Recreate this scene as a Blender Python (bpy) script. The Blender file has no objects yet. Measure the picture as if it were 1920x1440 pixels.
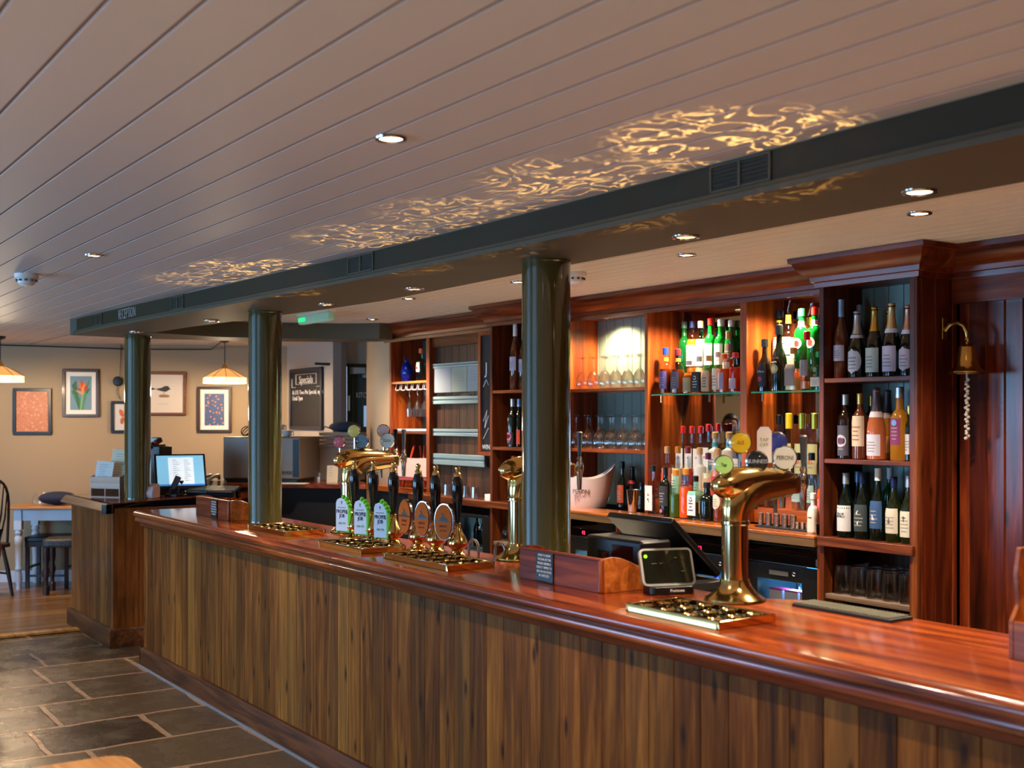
import bpy, bmesh, math, random
from mathutils import Matrix, Vector
random.seed(7)
R = math.radians
SC = bpy.context.scene
COL = SC.collection

# ------------------------------------------------------------------ camera, world, light, exposure
EYE = 1.70; FOC = 2200.0; PX0 = 960.0; HOR = 785.0      # lens and horizon, from the photograph's own perspective
cam_d = bpy.data.cameras.new('camera'); cam = bpy.data.objects.new('camera', cam_d); COL.objects.link(cam)
cam.location = (0, 0, EYE); cam.rotation_euler = (R(90), 0, 0)
cam_d.sensor_width = 36; cam_d.lens = FOC/1920*36; cam_d.shift_y = (HOR-720)/1920
cam_d.clip_end = 80
cam_d.dof.use_dof = True; cam_d.dof.focus_distance = 6.2; cam_d.dof.aperture_fstop = 3.2
SC.camera = cam
SC.view_settings.view_transform = 'Standard'; SC.view_settings.look = 'None'
SC.view_settings.gamma = 1; SC.view_settings.use_curve_mapping = False
SC.view_settings.exposure = 0.42
SC.cycles.use_denoising = True
SC.cycles.max_bounces = 8; SC.cycles.transparent_max_bounces = 40; SC.cycles.transmission_bounces = 10
SC.cycles.caustics_reflective = False; SC.cycles.caustics_refractive = False
SC.cycles.sample_clamp_indirect = 4.0

# the bar runs along T, N points away from the customers; (s, m) are metres along T and N
TX, TY = 0.5632, -0.8263
NX, NY = 0.8263, 0.5632
RZ = math.atan2(TY, TX)
def W(s, m, z=0.0): return Vector((s*TX+m*NX, s*TY+m*NY, z))
def SM(x, y): return (x*TX+y*TY, x*NX+y*NY)
def on_m(px, m):                      # where the sight line of column px meets the upright plane m: (s, depth)
    a = (px-PX0)/FOC; d = m/(NX*a+NY); return d*(TX*a+TY), d
def z_at(py, d): return EYE-(py-HOR)*d/FOC
def on_z(px, py, z):                  # where a sight line meets the level plane z
    d = (EYE-z)*FOC/(py-HOR); return ((px-PX0)/FOC*d, d)

world = bpy.data.worlds.new('world'); SC.world = world; world.use_nodes = True
wb = world.node_tree.nodes['Background']; wb.inputs[0].default_value = (0.55, 0.72, 1.0, 1); wb.inputs[1].default_value = 0.8

WARM = (1.0, 0.80, 0.60); COOL = (0.26, 0.58, 1.0)
def light(kind, name, loc, energy, color=WARM, rot=None, **kw):
    l = bpy.data.lights.new(name, kind); l.energy = energy; l.color = color
    for k, v in kw.items(): setattr(l, k, v)
    o = bpy.data.objects.new(name, l); o.location = loc
    if rot: o.rotation_euler = rot
    COL.objects.link(o); return o
# daylight through the two wide glazed openings of the front wall (m = -3.2), left of and behind the camera
for s, w_, e_ in ((-9.0, 3.5, 225), (-4.25, 2.1, 100)):
    o = light('AREA', 'daylight', W(s, -3.42, 1.45), e_, COOL, shape='RECTANGLE', size=w_, size_y=1.6)
    o.rotation_euler = (R(-90), 0, RZ+math.pi)
# big soft bounce of the customers' room: its own ceiling lamps, out of the photograph
CEIL = 2.48

# ------------------------------------------------------------------ node helpers
def srgb(h):
    if isinstance(h, (tuple, list)): return tuple(h)[:3]
    h = h.lstrip('#'); v = [int(h[i:i+2], 16)/255 for i in (0, 2, 4)]
    return tuple((c/12.92 if c <= 0.04045 else ((c+0.055)/1.055)**2.4) for c in v)
def c4(h): return (*srgb(h), 1)
MATS = {}
def mat(name, color='#808080', rough=0.5, metal=0.0, coat=0.0, trans=0.0, ior=1.45, emit=None, es=0.0, spec=None, alpha=1.0, bump=0.0, bscale=200):
    if name in MATS: return MATS[name]
    m = bpy.data.materials.new(name); m.use_nodes = True; nt = m.node_tree; b = nt.nodes['Principled BSDF']
    b.inputs['Base Color'].default_value = c4(color); b.inputs['Roughness'].default_value = rough
    b.inputs['Metallic'].default_value = metal; b.inputs['Coat Weight'].default_value = coat; b.inputs['Coat Roughness'].default_value = 0.08
    b.inputs['Transmission Weight'].default_value = trans; b.inputs['IOR'].default_value = ior
    if emit is not None: b.inputs['Emission Color'].default_value = c4(emit); b.inputs['Emission Strength'].default_value = es
    if bump:
        tc = nt.nodes.new('ShaderNodeTexCoord'); n = nt.nodes.new('ShaderNodeTexNoise'); n.inputs['Scale'].default_value = bscale
        bp = nt.nodes.new('ShaderNodeBump'); bp.inputs['Strength'].default_value = bump; bp.inputs['Distance'].default_value = 0.002
        nt.links.new(tc.outputs['Object'], n.inputs['Vector']); nt.links.new(n.outputs['Fac'], bp.inputs['Height']); nt.links.new(bp.outputs['Normal'], b.inputs['Normal'])
    MATS[name] = m; return m
class NT:
    def __init__(s, name):
        s.m = bpy.data.materials.new(name); s.m.use_nodes = True; s.t = s.m.node_tree; s.b = s.t.nodes['Principled BSDF']; MATS[name] = s.m
    def n(s, typ, **kw):
        x = s.t.nodes.new('ShaderNode'+typ)
        for k, v in kw.items(): setattr(x, k, v)
        return x
    def l(s, a, b): s.t.links.new(a, b)
    def math(s, op, a, b=None):
        x = s.n('Math', operation=op)
        for i, v in enumerate((a, b)):
            if v is None: continue
            if isinstance(v, (int, float)): x.inputs[i].default_value = v
            else: s.l(v, x.inputs[i])
        return x.outputs[0]
    def ramp(s, fac, stops):
        x = s.n('ValToRGB'); e = x.color_ramp.elements
        while len(e) < len(stops): e.new(0.5)
        for i, (p, c) in enumerate(stops): e[i].position = p; e[i].color = c4(c)
        s.l(fac, x.inputs[0]); return x.outputs[0]
    def mix(s, fac, a, b, blend='MIX'):
        x = s.n('Mix', data_type='RGBA', blend_type=blend)
        if isinstance(fac, (int, float)): x.inputs[0].default_value = fac
        else: s.l(fac, x.inputs[0])
        for i, v in ((6, a), (7, b)):
            if isinstance(v, (str, tuple)): x.inputs[i].default_value = c4(v)
            else: s.l(v, x.inputs[i])
        return x.outputs[2]
def wood(name, dark, mid, lite, axis='z', rough=0.4, coat=0.0, board=None, bvar=0.35, scale=1.0, knots=False, bump=0.15, tones=None, spec=0.5):
    """grain along `axis` of the object's own coordinates; board = (axis index, width) gives each board its own tone"""
    q = NT(name); tc = q.n('TexCoord'); sep = q.n('SeparateXYZ'); q.l(tc.outputs['Object'], sep.inputs[0])
    off = None
    if board:
        fl = q.math('FLOOR', q.math('DIVIDE', sep.outputs[board[0]], board[1])); wn = q.n('TexWhiteNoise', noise_dimensions='1D'); q.l(fl, wn.inputs['W']); off = wn.outputs['Value']
    mp = q.n('Mapping'); sc = {'x': (1.2, 16, 16), 'y': (16, 1.2, 16), 'z': (16, 16, 1.2)}[axis]
    mp.inputs['Scale'].default_value = tuple(v*scale for v in sc)
    if off is not None:
        cb = q.n('CombineXYZ'); o2 = q.math('MULTIPLY', off, 7.3)
        for i in range(3): q.l(o2, cb.inputs[i])
        ad = q.n('VectorMath', operation='ADD'); q.l(tc.outputs['Object'], ad.inputs[0]); q.l(cb.outputs[0], ad.inputs[1]); q.l(ad.outputs[0], mp.inputs[0])
    else: q.l(tc.outputs['Object'], mp.inputs[0])
    n1 = q.n('TexNoise'); n1.inputs['Scale'].default_value = 1.0; n1.inputs['Detail'].default_value = 6; n1.inputs['Distortion'].default_value = 1.2; q.l(mp.outputs[0], n1.inputs['Vector'])
    n2 = q.n('TexNoise'); n2.inputs['Scale'].default_value = 5.0; n2.inputs['Detail'].default_value = 3; q.l(mp.outputs[0], n2.inputs['Vector'])
    f = q.math('ADD', q.math('MULTIPLY', n1.outputs['Fac'], 0.75), q.math('MULTIPLY', n2.outputs['Fac'], 0.25))
    col = q.ramp(f, [(0.34, dark), (0.5, mid), (0.66, lite)])
    if off is not None:
        if tones: 
            wn2 = q.n('TexWhiteNoise', noise_dimensions='1D'); q.l(q.math('ADD', fl, 17.31), wn2.inputs['W'])
            rp = q.ramp(wn2.outputs['Value'], [(i/(len(tones)-1), t) for i, t in enumerate(tones)])
            col = q.mix(bvar, col, rp)
        hv = q.n('HueSaturation'); q.l(col, hv.inputs['Color']); q.l(q.math('ADD', q.math('MULTIPLY', off, 0.7), 0.65), hv.inputs['Value']); col = hv.outputs[0]
    if knots:
        ck = q.n('CombineXYZ'); q.l(q.math('MULTIPLY', sep.outputs[board[0] if board else 0], 5.5), ck.inputs[0]); q.l(q.math('MULTIPLY', sep.outputs[2], 1.7), ck.inputs[1])
        vo = q.n('TexVoronoi', voronoi_dimensions='2D'); vo.inputs['Scale'].default_value = 1.0; q.l(ck.outputs[0], vo.inputs['Vector'])
        k = q.n('MapRange'); k.inputs['From Min'].default_value = 0.025; k.inputs['From Max'].default_value = 0.085; k.inputs['To Min'].default_value = 0.85; k.inputs['To Max'].default_value = 0.0; q.l(vo.outputs['Distance'], k.inputs['Value'])
        col = q.mix(k.outputs[0], col, '#1c0e06')
    q.l(col, q.b.inputs['Base Color']); q.b.inputs['Roughness'].default_value = rough; q.b.inputs['Coat Weight'].default_value = coat; q.b.inputs['Coat Roughness'].default_value = 0.10; q.b.inputs['Specular IOR Level'].default_value = spec
    if bump:
        bp = q.n('Bump'); bp.inputs['Strength'].default_value = bump; bp.inputs['Distance'].default_value = 0.002; q.l(n2.outputs['Fac'], bp.inputs['Height']); q.l(bp.outputs[0], q.b.inputs['Normal'])
    return q.m

def thin_glass(name, col=(.985, .99, .988), rough=.02, ior=1.45, pw=5.0, k1=.65, k0=.045):
    m = bpy.data.materials.new(name); m.use_nodes = True; nt = m.node_tree; nt.nodes.clear(); o = nt.nodes.new('ShaderNodeOutputMaterial'); mx = nt.nodes.new('ShaderNodeMixShader'); tr = nt.nodes.new('ShaderNodeBsdfTransparent'); gl = nt.nodes.new('ShaderNodeBsdfGlossy'); lw = nt.nodes.new('ShaderNodeLayerWeight')
    tr.inputs[0].default_value = (*col, 1); gl.inputs['Roughness'].default_value = rough; lw.inputs[0].default_value = .5
    p = nt.nodes.new('ShaderNodeMath'); p.operation = 'POWER'; p.inputs[1].default_value = pw; q = nt.nodes.new('ShaderNodeMath'); q.operation = 'MULTIPLY_ADD'; q.inputs[1].default_value = k1; q.inputs[2].default_value = k0
    nt.links.new(lw.outputs['Facing'], p.inputs[0]); nt.links.new(p.outputs[0], q.inputs[0]); nt.links.new(q.outputs[0], mx.inputs[0]); nt.links.new(tr.outputs[0], mx.inputs[1]); nt.links.new(gl.outputs[0], mx.inputs[2]); nt.links.new(mx.outputs[0], o.inputs[0]); return m

# ------------------------------------------------------------------ materials
M = {}
M['thin'] = thin_glass('thin clear glass', (.985, .988, .98))
M['mid'] = thin_glass('stemware glass', (.985, .988, .98), .04, pw=3.0, k1=.75, k0=.06)
M['thick'] = thin_glass('ribbed pub glass', (.96, .965, .96), .08, pw=2.0, k1=.85, k0=.22)
M['bar_boards'] = wood('weathered stained pine boards', '#2c1606', '#6a3c14', '#9c6426', 'z', 0.5, 0.0, (0, 0.118), 0.35, 1.0, True, 0.25, ['#66380e', '#8c5a22', '#583416', '#522c0c', '#9c6c30', '#5e3e20', '#784214'], spec=.12)
M['desk_boards'] = wood('red brown stained boards', '#44230c', '#6e3c16', '#8c5424', 'z', 0.45, 0.1, (0, 0.098), 0.3, 0.9, True, 0.2, ['#5a3016', '#7a4a22', '#4a2a14'], spec=.15)
M['plinth'] = wood('stained skirting wood', '#2c160a', '#4a2812', '#653a1c', 'x', 0.45, 0.0, spec=.2)
M['top'] = wood('polished mahogany top', '#4a1806', '#7e300c', '#ac561a', 'x', 0.2, 0.4, None, 0.3, 0.8, False, 0.04)
M['top_nose'] = wood('polished mahogany nosing', '#3c1206', '#68280c', '#8a3e14', 'x', 0.28, 0.1, None, 0.3, 0.8, False, 0.04, spec=.3)
M['maho'] = wood('varnished red brown cabinet wood', '#5c240c', '#8a3c14', '#ac5a22', 'z', 0.32, 0.08, None, 0.3, 0.8, False, 0.05, spec=.3)
M['maho_x'] = wood('varnished red brown shelf wood', '#5c240c', '#8a3c14', '#ac5a22', 'x', 0.32, 0.08, None, 0.3, 0.8, False, 0.05, spec=.3)
M['maho_d'] = wood('dark mahogany cabinet wood', '#32140a', '#5c2a12', '#7c421c', 'z', 0.36, 0.05, None, 0.3, 0.8, False, 0.05, spec=.2)
M['maho_dx'] = wood('dark mahogany shelf wood', '#32140a', '#5c2a12', '#7c421c', 'x', 0.36, 0.05, None, 0.3, 0.8, False, 0.05, spec=.2)
M['counter'] = wood('varnished oak counter', '#6b3410', '#9a5218', '#b96d28', 'x', 0.25, 0.6, None, 0.3, 0.9, False, 0.04)
M['tg_dark'] = wood('dark red tongue and groove', '#2a0e06', '#581f0b', '#7c3614', 'z', 0.3, 0.12, (0, 0.088), 0.3, 0.9, True, 0.08)
M['tg_brown'] = wood('brown matt tongue and groove', '#2a160c', '#462614', '#5c371e', 'z', 0.5, 0.0, (0, 0.11), 0.3, 0.9, False, 0.08)
M['redwood'] = wood('glossy mahogany box', '#4a1206', '#762a0e', '#954018', 'x', 0.42, 0.0, spec=.2)
M['oak_end'] = wood('orange brown box end', '#7a3a10', '#a8561a', '#c4742c', 'x', 0.35, 0.4)
M['plywood'] = wood('pale pink beech ply', '#b58f78', '#cfa98f', '#dcbca4', 'x', 0.6, 0.0, None, 0.3, 0.8)
M['pine'] = wood('waxed pine', '#8f5a22', '#b87a35', '#cf9550', 'x', 0.4, 0.2)
M['darkwood'] = wood('dark stained chair wood', '#120805', '#2a120a', '#3f1d10', 'z', 0.45, 0.1)
M['frame_brown'] = wood('brown frame wood', '#4a2610', '#6e3c1a', '#85502a', 'x', 0.4, 0.2)
M['green'] = mat('olive black gloss paint', '#45411b', 0.07, 0.0, 0.6, ior=1.7)
M['beam'] = mat('grey green beam paint', '#4c442e', 0.6, 0.0, 0.0, bump=0.05, bscale=40)
M['sage'] = mat('sage green paint', '#7b8a7c', 0.45, 0.0, 0.1)
M['wall'] = mat('ochre buff wall paint', '#a28b6c', 0.7, bump=0.05, bscale=60)
M['wall_grey'] = mat('warm grey wall paint', '#a69a8c', 0.6)
M['wall_tan'] = mat('tan wall paint', '#ad8f6e', 0.6)
M['ceil'] = mat('off white ceiling boards', '#d2cfca', 0.5)
M['ceil2'] = mat('cream ceiling boards', '#e0d4c4', 0.5)
M['joint_shade2'] = mat('dark board joint shade', '#5e4a3c', 0.8)
M['joint_shade'] = mat('brown board joint shade', '#7a6454', 0.8)
M['cornice'] = wood('dark mahogany cornice', '#35120a', '#642810', '#86401c', 'x', 0.28, 0.08, None, 0.3, 0.8, False, 0.05, spec=.3)
M['brass'] = mat('polished brass', '#e2bd76', 0.12, 1.0)
M['brass_d'] = mat('aged brass', '#c8a058', 0.2, 1.0)
M['chrome'] = mat('chrome', '#cfcfd2', 0.10, 1.0)
M['steel'] = mat('brushed steel', '#8a7f76', 0.38, 1.0)
M['black'] = mat('black plastic', '#0b0b0c', 0.35)
M['black_g'] = mat('black gloss', '#070708', 0.12, 0.0, 0.5)
M['black_m'] = mat('black matt', '#101010', 0.7)
M['grey'] = mat('grey plastic', '#4a4a4c', 0.5)
M['white'] = mat('white plastic', '#e6e2dc', 0.4)
M['paper'] = mat('white paper', '#e8e2d8', 0.8)
M['cream'] = mat('cream paper', '#e6d6b4', 0.8)
M['white_paint'] = mat('white gloss furniture paint', '#d6dce4', 0.35)
M['glass'] = mat('clear glass', '#ffffff', 0.02, 0.0, 0.0, 1.0, 1.46)
M['glass_g'] = thin_glass('glass shelf', (.86, .96, .91))
M['glass_e'] = mat('green glass edge', '#2f9c74', 0.08, 0.0, 0.4)
M['mirror'] = mat('mirror glass', '#b8b2aa', 0.015, 1.0)
M['navy'] = mat('navy cloth', '#1d2740', 0.9, bump=0.5, bscale=60)
M['denim'] = mat('blue grey cloth', '#323a4c', 0.9, bump=0.5, bscale=60)
M['red'] = mat('red plastic', '#b81c12', 0.35)
M['redpaint'] = mat('orange red painted wood', '#b03414', 0.4)
M['lime'] = mat('lime green', '#6fd01c', 0.4)
M['ink'] = mat('black ink', '#141414', 0.7)
M['ink_white'] = mat('white lettering', '#e8e6e0', 0.6)
M['ink_grey'] = mat('grey print', '#8a8680', 0.8)
M['rubber'] = mat('black rubber', '#1a1917', 0.6)
M['railblue'] = mat('pale blue grey enamel', '#8fa9ac', 0.4, 0.2)
M['sheen'] = mat('grey daylight sheen', '#5e646c', .5)
M['slate'] = mat('chalkboard', '#1a1a1e', 0.6)


# ------------------------------------------------------------------ mesh builder
class MB:
    def __init__(s): s.v = []; s.f = []; s.T = None
    def add(s, vs, fs):
        b = len(s.v)
        for p in vs:
            p = Vector(p)
            if s.T is not None: p = s.T @ p
            s.v.append(tuple(p))
        s.f += [tuple(b+i for i in f) for f in fs]; return s
    def box(s, x0, x1, y0, y1, z0, z1):
        v = [(x, y, z) for z in (z0, z1) for y in (y0, y1) for x in (x0, x1)]
        return s.add(v, [(0, 2, 3, 1), (4, 5, 7, 6), (0, 1, 5, 4), (2, 6, 7, 3), (0, 4, 6, 2), (1, 3, 7, 5)])
    def rbox(s, x0, x1, y0, y1, z0, z1, r, seg=4):      # box with rounded upright edges
        pts = []
        for cx, cy, a0 in ((x1-r, y1-r, 0), (x0+r, y1-r, 90), (x0+r, y0+r, 180), (x1-r, y0+r, 270)):
            for k in range(seg+1):
                a = R(a0+90*k/seg); pts.append((cx+r*math.cos(a), cy+r*math.sin(a)))
        return s.prism(pts, z0, z1)
    def prism(s, pts, z0, z1):
        n = len(pts); v = [(x, y, z0) for x, y in pts]+[(x, y, z1) for x, y in pts]
        return s.add(v, [tuple(range(n-1, -1, -1)), tuple(range(n, 2*n))]+[(i, (i+1) % n, n+(i+1) % n, n+i) for i in range(n)])
    def extr_x(s, prof, x0, x1):                        # closed (y, z) outline along x
        n = len(prof); v = [(x0, y, z) for y, z in prof]+[(x1, y, z) for y, z in prof]
        return s.add(v, [tuple(range(n)), tuple(range(2*n-1, n-1, -1))]+[(i, n+i, n+(i+1) % n, (i+1) % n) for i in range(n)])
    def lathe(s, prof, seg=24, c=(0, 0, 0), sq=0.0, sxy=(1, 1), cap=True, axis='z'):
        v = []; f = []; n = len(prof)
        for r, z in prof:
            for k in range(seg):
                a = 2*math.pi*k/seg; q = 1.0
                if sq: q = 1/((abs(math.cos(a))**sq+abs(math.sin(a))**sq)**(1/sq))
                x, y = r*q*math.cos(a)*sxy[0], r*q*math.sin(a)*sxy[1]
                if axis == 'z': p = (x, y, z)
                elif axis == 'y': p = (x, -z, y)        # profile runs towards -y
                else: p = (z, x, y)
                v.append((p[0]+c[0], p[1]+c[1], p[2]+c[2]))
        for i in range(n-1):
            for k in range(seg):
                k2 = (k+1) % seg; f.append((i*seg+k, i*seg+k2, (i+1)*seg+k2, (i+1)*seg+k))
        if cap:
            if prof[0][0] > 1e-5: f.append(tuple(range(seg-1, -1, -1)))
            if prof[-1][0] > 1e-5: f.append(tuple((n-1)*seg+k for k in range(seg)))
        return s.add(v, f)
    def sphere(s, c, r, seg=16, rings=8, sc=(1, 1, 1)):
        return s.lathe([(max(1e-6, r*math.sin(math.pi*i/rings))*1.0, 0) for i in range(0)], seg) if False else s._sph(c, r, seg, rings, sc)
    def _sph(s, c, r, seg, rings, sc):
        v = []; f = []
        for i in range(rings+1):
            t = math.pi*i/rings
            for k in range(seg):
                a = 2*math.pi*k/seg
                v.append((c[0]+sc[0]*r*math.sin(t)*math.cos(a), c[1]+sc[1]*r*math.sin(t)*math.sin(a), c[2]-sc[2]*r*math.cos(t)))
        for i in range(rings):
            for k in range(seg):
                k2 = (k+1) % seg; f.append((i*seg+k, i*seg+k2, (i+1)*seg+k2, (i+1)*seg+k))
        return s.add(v, f)
    def tube(s, pts, r, seg=8, cap=True):
        pts = [Vector(p) for p in pts]; n = len(pts); v = []; f = []
        rr = r if isinstance(r, (list, tuple)) else [r]*n
        up = None
        for i, p in enumerate(pts):
            d = (pts[min(i+1, n-1)]-pts[max(i-1, 0)]).normalized()
            if up is None:
                up = Vector((0, 0, 1)) if abs(d.z) < 0.9 else Vector((1, 0, 0))
            a = d.cross(up).normalized(); up = a.cross(d).normalized()
            for k in range(seg):
                t = 2*math.pi*k/seg; v.append(p+a*(rr[i]*math.cos(t))+up*(rr[i]*math.sin(t)))
        for i in range(n-1):
            for k in range(seg):
                k2 = (k+1) % seg; f.append((i*seg+k, i*seg+k2, (i+1)*seg+k2, (i+1)*seg+k))
        if cap: f.append(tuple(range(seg-1, -1, -1))); f.append(tuple((n-1)*seg+k for k in range(seg)))
        return s.add(v, f)
    def sweep(s, path, prof, closed_prof=True):         # mitred (offset, z) profile along a plan path; offset goes to the right of travel
        n = len(path); P = [Vector(p) for p in path]; v = []; f = []; k = len(prof)
        for i in range(n):
            d0 = (P[i]-P[i-1]).normalized() if i else (P[1]-P[0]).normalized()
            d1 = (P[i+1]-P[i]).normalized() if i < n-1 else d0
            n0 = Vector((d0.y, -d0.x)); n1 = Vector((d1.y, -d1.x)); b = (n0+n1)
            b = b/max(0.2, b.dot(n0)) if b.length > 1e-6 else n0
            for o, z in prof: v.append((P[i].x+b.x*o, P[i].y+b.y*o, z))
        for i in range(n-1):
            for j in range(k if closed_prof else k-1):
                j2 = (j+1) % k; f.append((i*k+j, i*k+j2, (i+1)*k+j2, (i+1)*k+j))
        if closed_prof: f.append(tuple(range(k))); f.append(tuple((n-1)*k+j for j in range(k-1, -1, -1)))
        return s.add(v, f)
    def mesh(s, name, smooth=True, angle=35):
        me = bpy.data.meshes.new(name); me.from_pydata(s.v, [], s.f)
        bm = bmesh.new(); bm.from_mesh(me); bmesh.ops.remove_doubles(bm, verts=bm.verts, dist=1e-5); bmesh.ops.recalc_face_normals(bm, faces=bm.faces); bm.to_mesh(me); bm.free()
        if smooth:
            me.polygons.foreach_set('use_smooth', [True]*len(me.polygons)); me.set_sharp_from_angle(angle=R(angle))
        me.update(); return me
    def build(s, name, m, parent=None, loc=None, rz=None, bevel=0, label=None, smooth=True, angle=35):
        me = s.mesh(name, smooth, angle); me.materials.append(m)
        return link(name, me, parent, loc, rz, bevel, label)
def link(name, me, parent=None, loc=None, rz=None, bevel=0, label=None):
    o = bpy.data.objects.new(name, me); COL.objects.link(o)
    if parent is not None: o.parent = parent
    if loc is not None: o.location = loc
    if rz is not None: o.rotation_euler = (0, 0, rz)
    if bevel:
        b = o.modifiers.new('bevel', 'BEVEL'); b.width = bevel; b.segments = 2; b.limit_method = 'ANGLE'; b.angle_limit = R(40)
    if label: o['label'] = label
    return o
def tag(o, label, cat, group=None, kind=None):
    nw = len(label.split())
    if not 4 <= nw <= 16: print('LABEL WORDS', nw, label)
    o['label'] = label; o['category'] = cat
    if group: o['group'] = group
    if kind: o['kind'] = kind
    return o
def thing(name, label, cat, loc=(0, 0, 0), rz=RZ, group=None):
    o = bpy.data.objects.new(name, None); COL.objects.link(o); o.empty_display_size = 0.1
    o.location = loc; o.rotation_euler = (0, 0, rz); return tag(o, label, cat, group)
def struct(name, mb, m, rz=RZ, **kw):
    o = mb.build(name, m, None, (0, 0, 0), rz, **kw); o['kind'] = 'structure'; return o
def copy_tree(o, parent=None):
    c = o.copy(); COL.objects.link(c)
    if parent is not None: c.parent = parent
    for ch in [x for x in o.children]: copy_tree(ch, c)
    return c
ORD = ['leftmost', 'second from the left', 'third from the left', 'fourth from the left', 'fifth from the left', 'sixth from the left', 'seventh from the left', 'eighth from the left', 'ninth from the left']
def text(name, body, size, m, parent, loc, rot=(R(90), 0, 0), sx=1.0, ext=0.0008, align='CENTER', bend=None, lines=1.0, thin=0.0):
    cu = bpy.data.curves.new(name, 'FONT'); cu.body = body; cu.size = size; cu.extrude = ext; cu.align_x = align; cu.align_y = 'CENTER'; cu.space_line = lines; cu.resolution_u = 2; cu.offset = -thin
    t = bpy.data.objects.new(name, cu); COL.objects.link(t); bpy.context.view_layer.update()
    me = bpy.data.meshes.new_from_object(t.evaluated_get(bpy.context.evaluated_depsgraph_get())); COL.objects.unlink(t); bpy.data.objects.remove(t)
    for v in me.vertices:
        v.co.x *= sx
        if bend:
            x, y, z = v.co; v.co = ((bend+z)*math.sin(x/bend), -(bend+z)*math.cos(x/bend), y)
    me.materials.clear(); me.materials.append(m)
    o = link(name, me, parent, loc)
    if not bend: o.rotation_euler = rot
    return o
LW = 105
# ------------------------------------------------------------------ the setting
def stone_mat():
    q = NT('dark flagstones'); tc = q.n('TexCoord'); n0 = q.n('TexNoise'); n0.inputs['Scale'].default_value = 1.6; n0.inputs['Detail'].default_value = 3; q.l(tc.outputs['Object'], n0.inputs['Vector'])
    mx = q.n('VectorMath', operation='MULTIPLY_ADD'); q.l(n0.outputs['Color'], mx.inputs[0]); mx.inputs[1].default_value = (0.09, 0.09, 0); q.l(tc.outputs['Object'], mx.inputs[2])
    mp = q.n('Mapping'); mp.inputs['Rotation'].default_value = (0, 0, R(90)); q.l(mx.outputs[0], mp.inputs[0])
    br = q.n('TexBrick', offset=0.37, offset_frequency=2, squash=0.75, squash_frequency=3); br.inputs['Scale'].default_value = 1.0; br.inputs['Brick Width'].default_value = 0.82; br.inputs['Row Height'].default_value = 0.56
    br.inputs['Mortar Size'].default_value = 0.018; br.inputs['Mortar Smooth'].default_value = 0.3; br.inputs['Color1'].default_value = c4('#2c241d'); br.inputs['Color2'].default_value = c4('#5c4c3a'); br.inputs['Mortar'].default_value = c4('#96765a')
    q.l(mp.outputs[0], br.inputs['Vector'])
    n1 = q.n('TexNoise'); n1.inputs['Scale'].default_value = 4; n1.inputs['Detail'].default_value = 10; n1.inputs['Roughness'].default_value = 0.65; q.l(tc.outputs['Object'], n1.inputs['Vector'])
    n2 = q.n('TexNoise'); n2.inputs['Scale'].default_value = 1.3; n2.inputs['Detail'].default_value = 4; q.l(tc.outputs['Object'], n2.inputs['Vector'])
    col = q.mix(q.ramp(n1.outputs['Fac'], [(0.50, '#000000'), (0.80, '#a0a0a0')]), br.outputs['Color'], '#7c6850')
    col = q.mix(q.ramp(n2.outputs['Fac'], [(0.4, '#000000'), (0.7, '#606060')]), col, '#4c3a2a')
    q.l(col, q.b.inputs['Base Color']); q.l(q.ramp(n1.outputs['Fac'], [(0.3, '#6a6a6a'), (0.7, '#a8a8a8')]), q.b.inputs['Roughness'])
    h = q.math('ADD', q.math('MULTIPLY', br.outputs['Fac'], -1.0), q.math('MULTIPLY', n1.outputs['Fac'], 1.2)); bp = q.n('Bump'); bp.inputs['Strength'].default_value = 0.5; bp.inputs['Distance'].default_value = 0.012
    q.l(h, bp.inputs['Height']); q.l(bp.outputs[0], q.b.inputs['Normal']); return q.m
M['stone'] = stone_mat()
M['floorwood'] = wood('worn oak floorboards', '#5c3a1c', '#8c602e', '#a87c48', 'y', 0.32, 0.2, (0, 0.17), 0.3, 0.5, False, 0.1)
M['bounce_boards'] = wood('pale bounce floorboards', '#9c9280', '#b4ab9a', '#c6beb0', 'y', 0.5, 0.0, (0, 0.17), 0.3, 0.5, False, 0.1)
M['rug'] = mat('worn parquet', '#7a4c24', 0.35)

struct('floor', MB().box(-9.71, 3.0, -3.3, 5.2, -0.05, 0), M['stone'])
struct('floor', MB().box(-17.5, -9.71, -3.3, 6.5, -0.05, 0.004), M['floorwood'])
M['bounce_floor'] = mat('pale bounce floor', '#c4beb2', .6)
struct('floor', MB().box(-7.9, 2.9, 3.02, 4.4, 0.0, 0.006), M['bounce_floor'])  # unseen pale surface added behind the bar to bounce lamp light upwards
struct('floor', MB().box(-3.0, 2.9, -3.2, 2.38, 0.0, 0.006), M['bounce_boards'])  # added out of view, pale so the main ceiling gets bounced light
struct('trim_1', MB().box(-9.80, -9.70, -3.2, 2.44, 0.0, 0.022), M['pine'], bevel=0.006)

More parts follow.
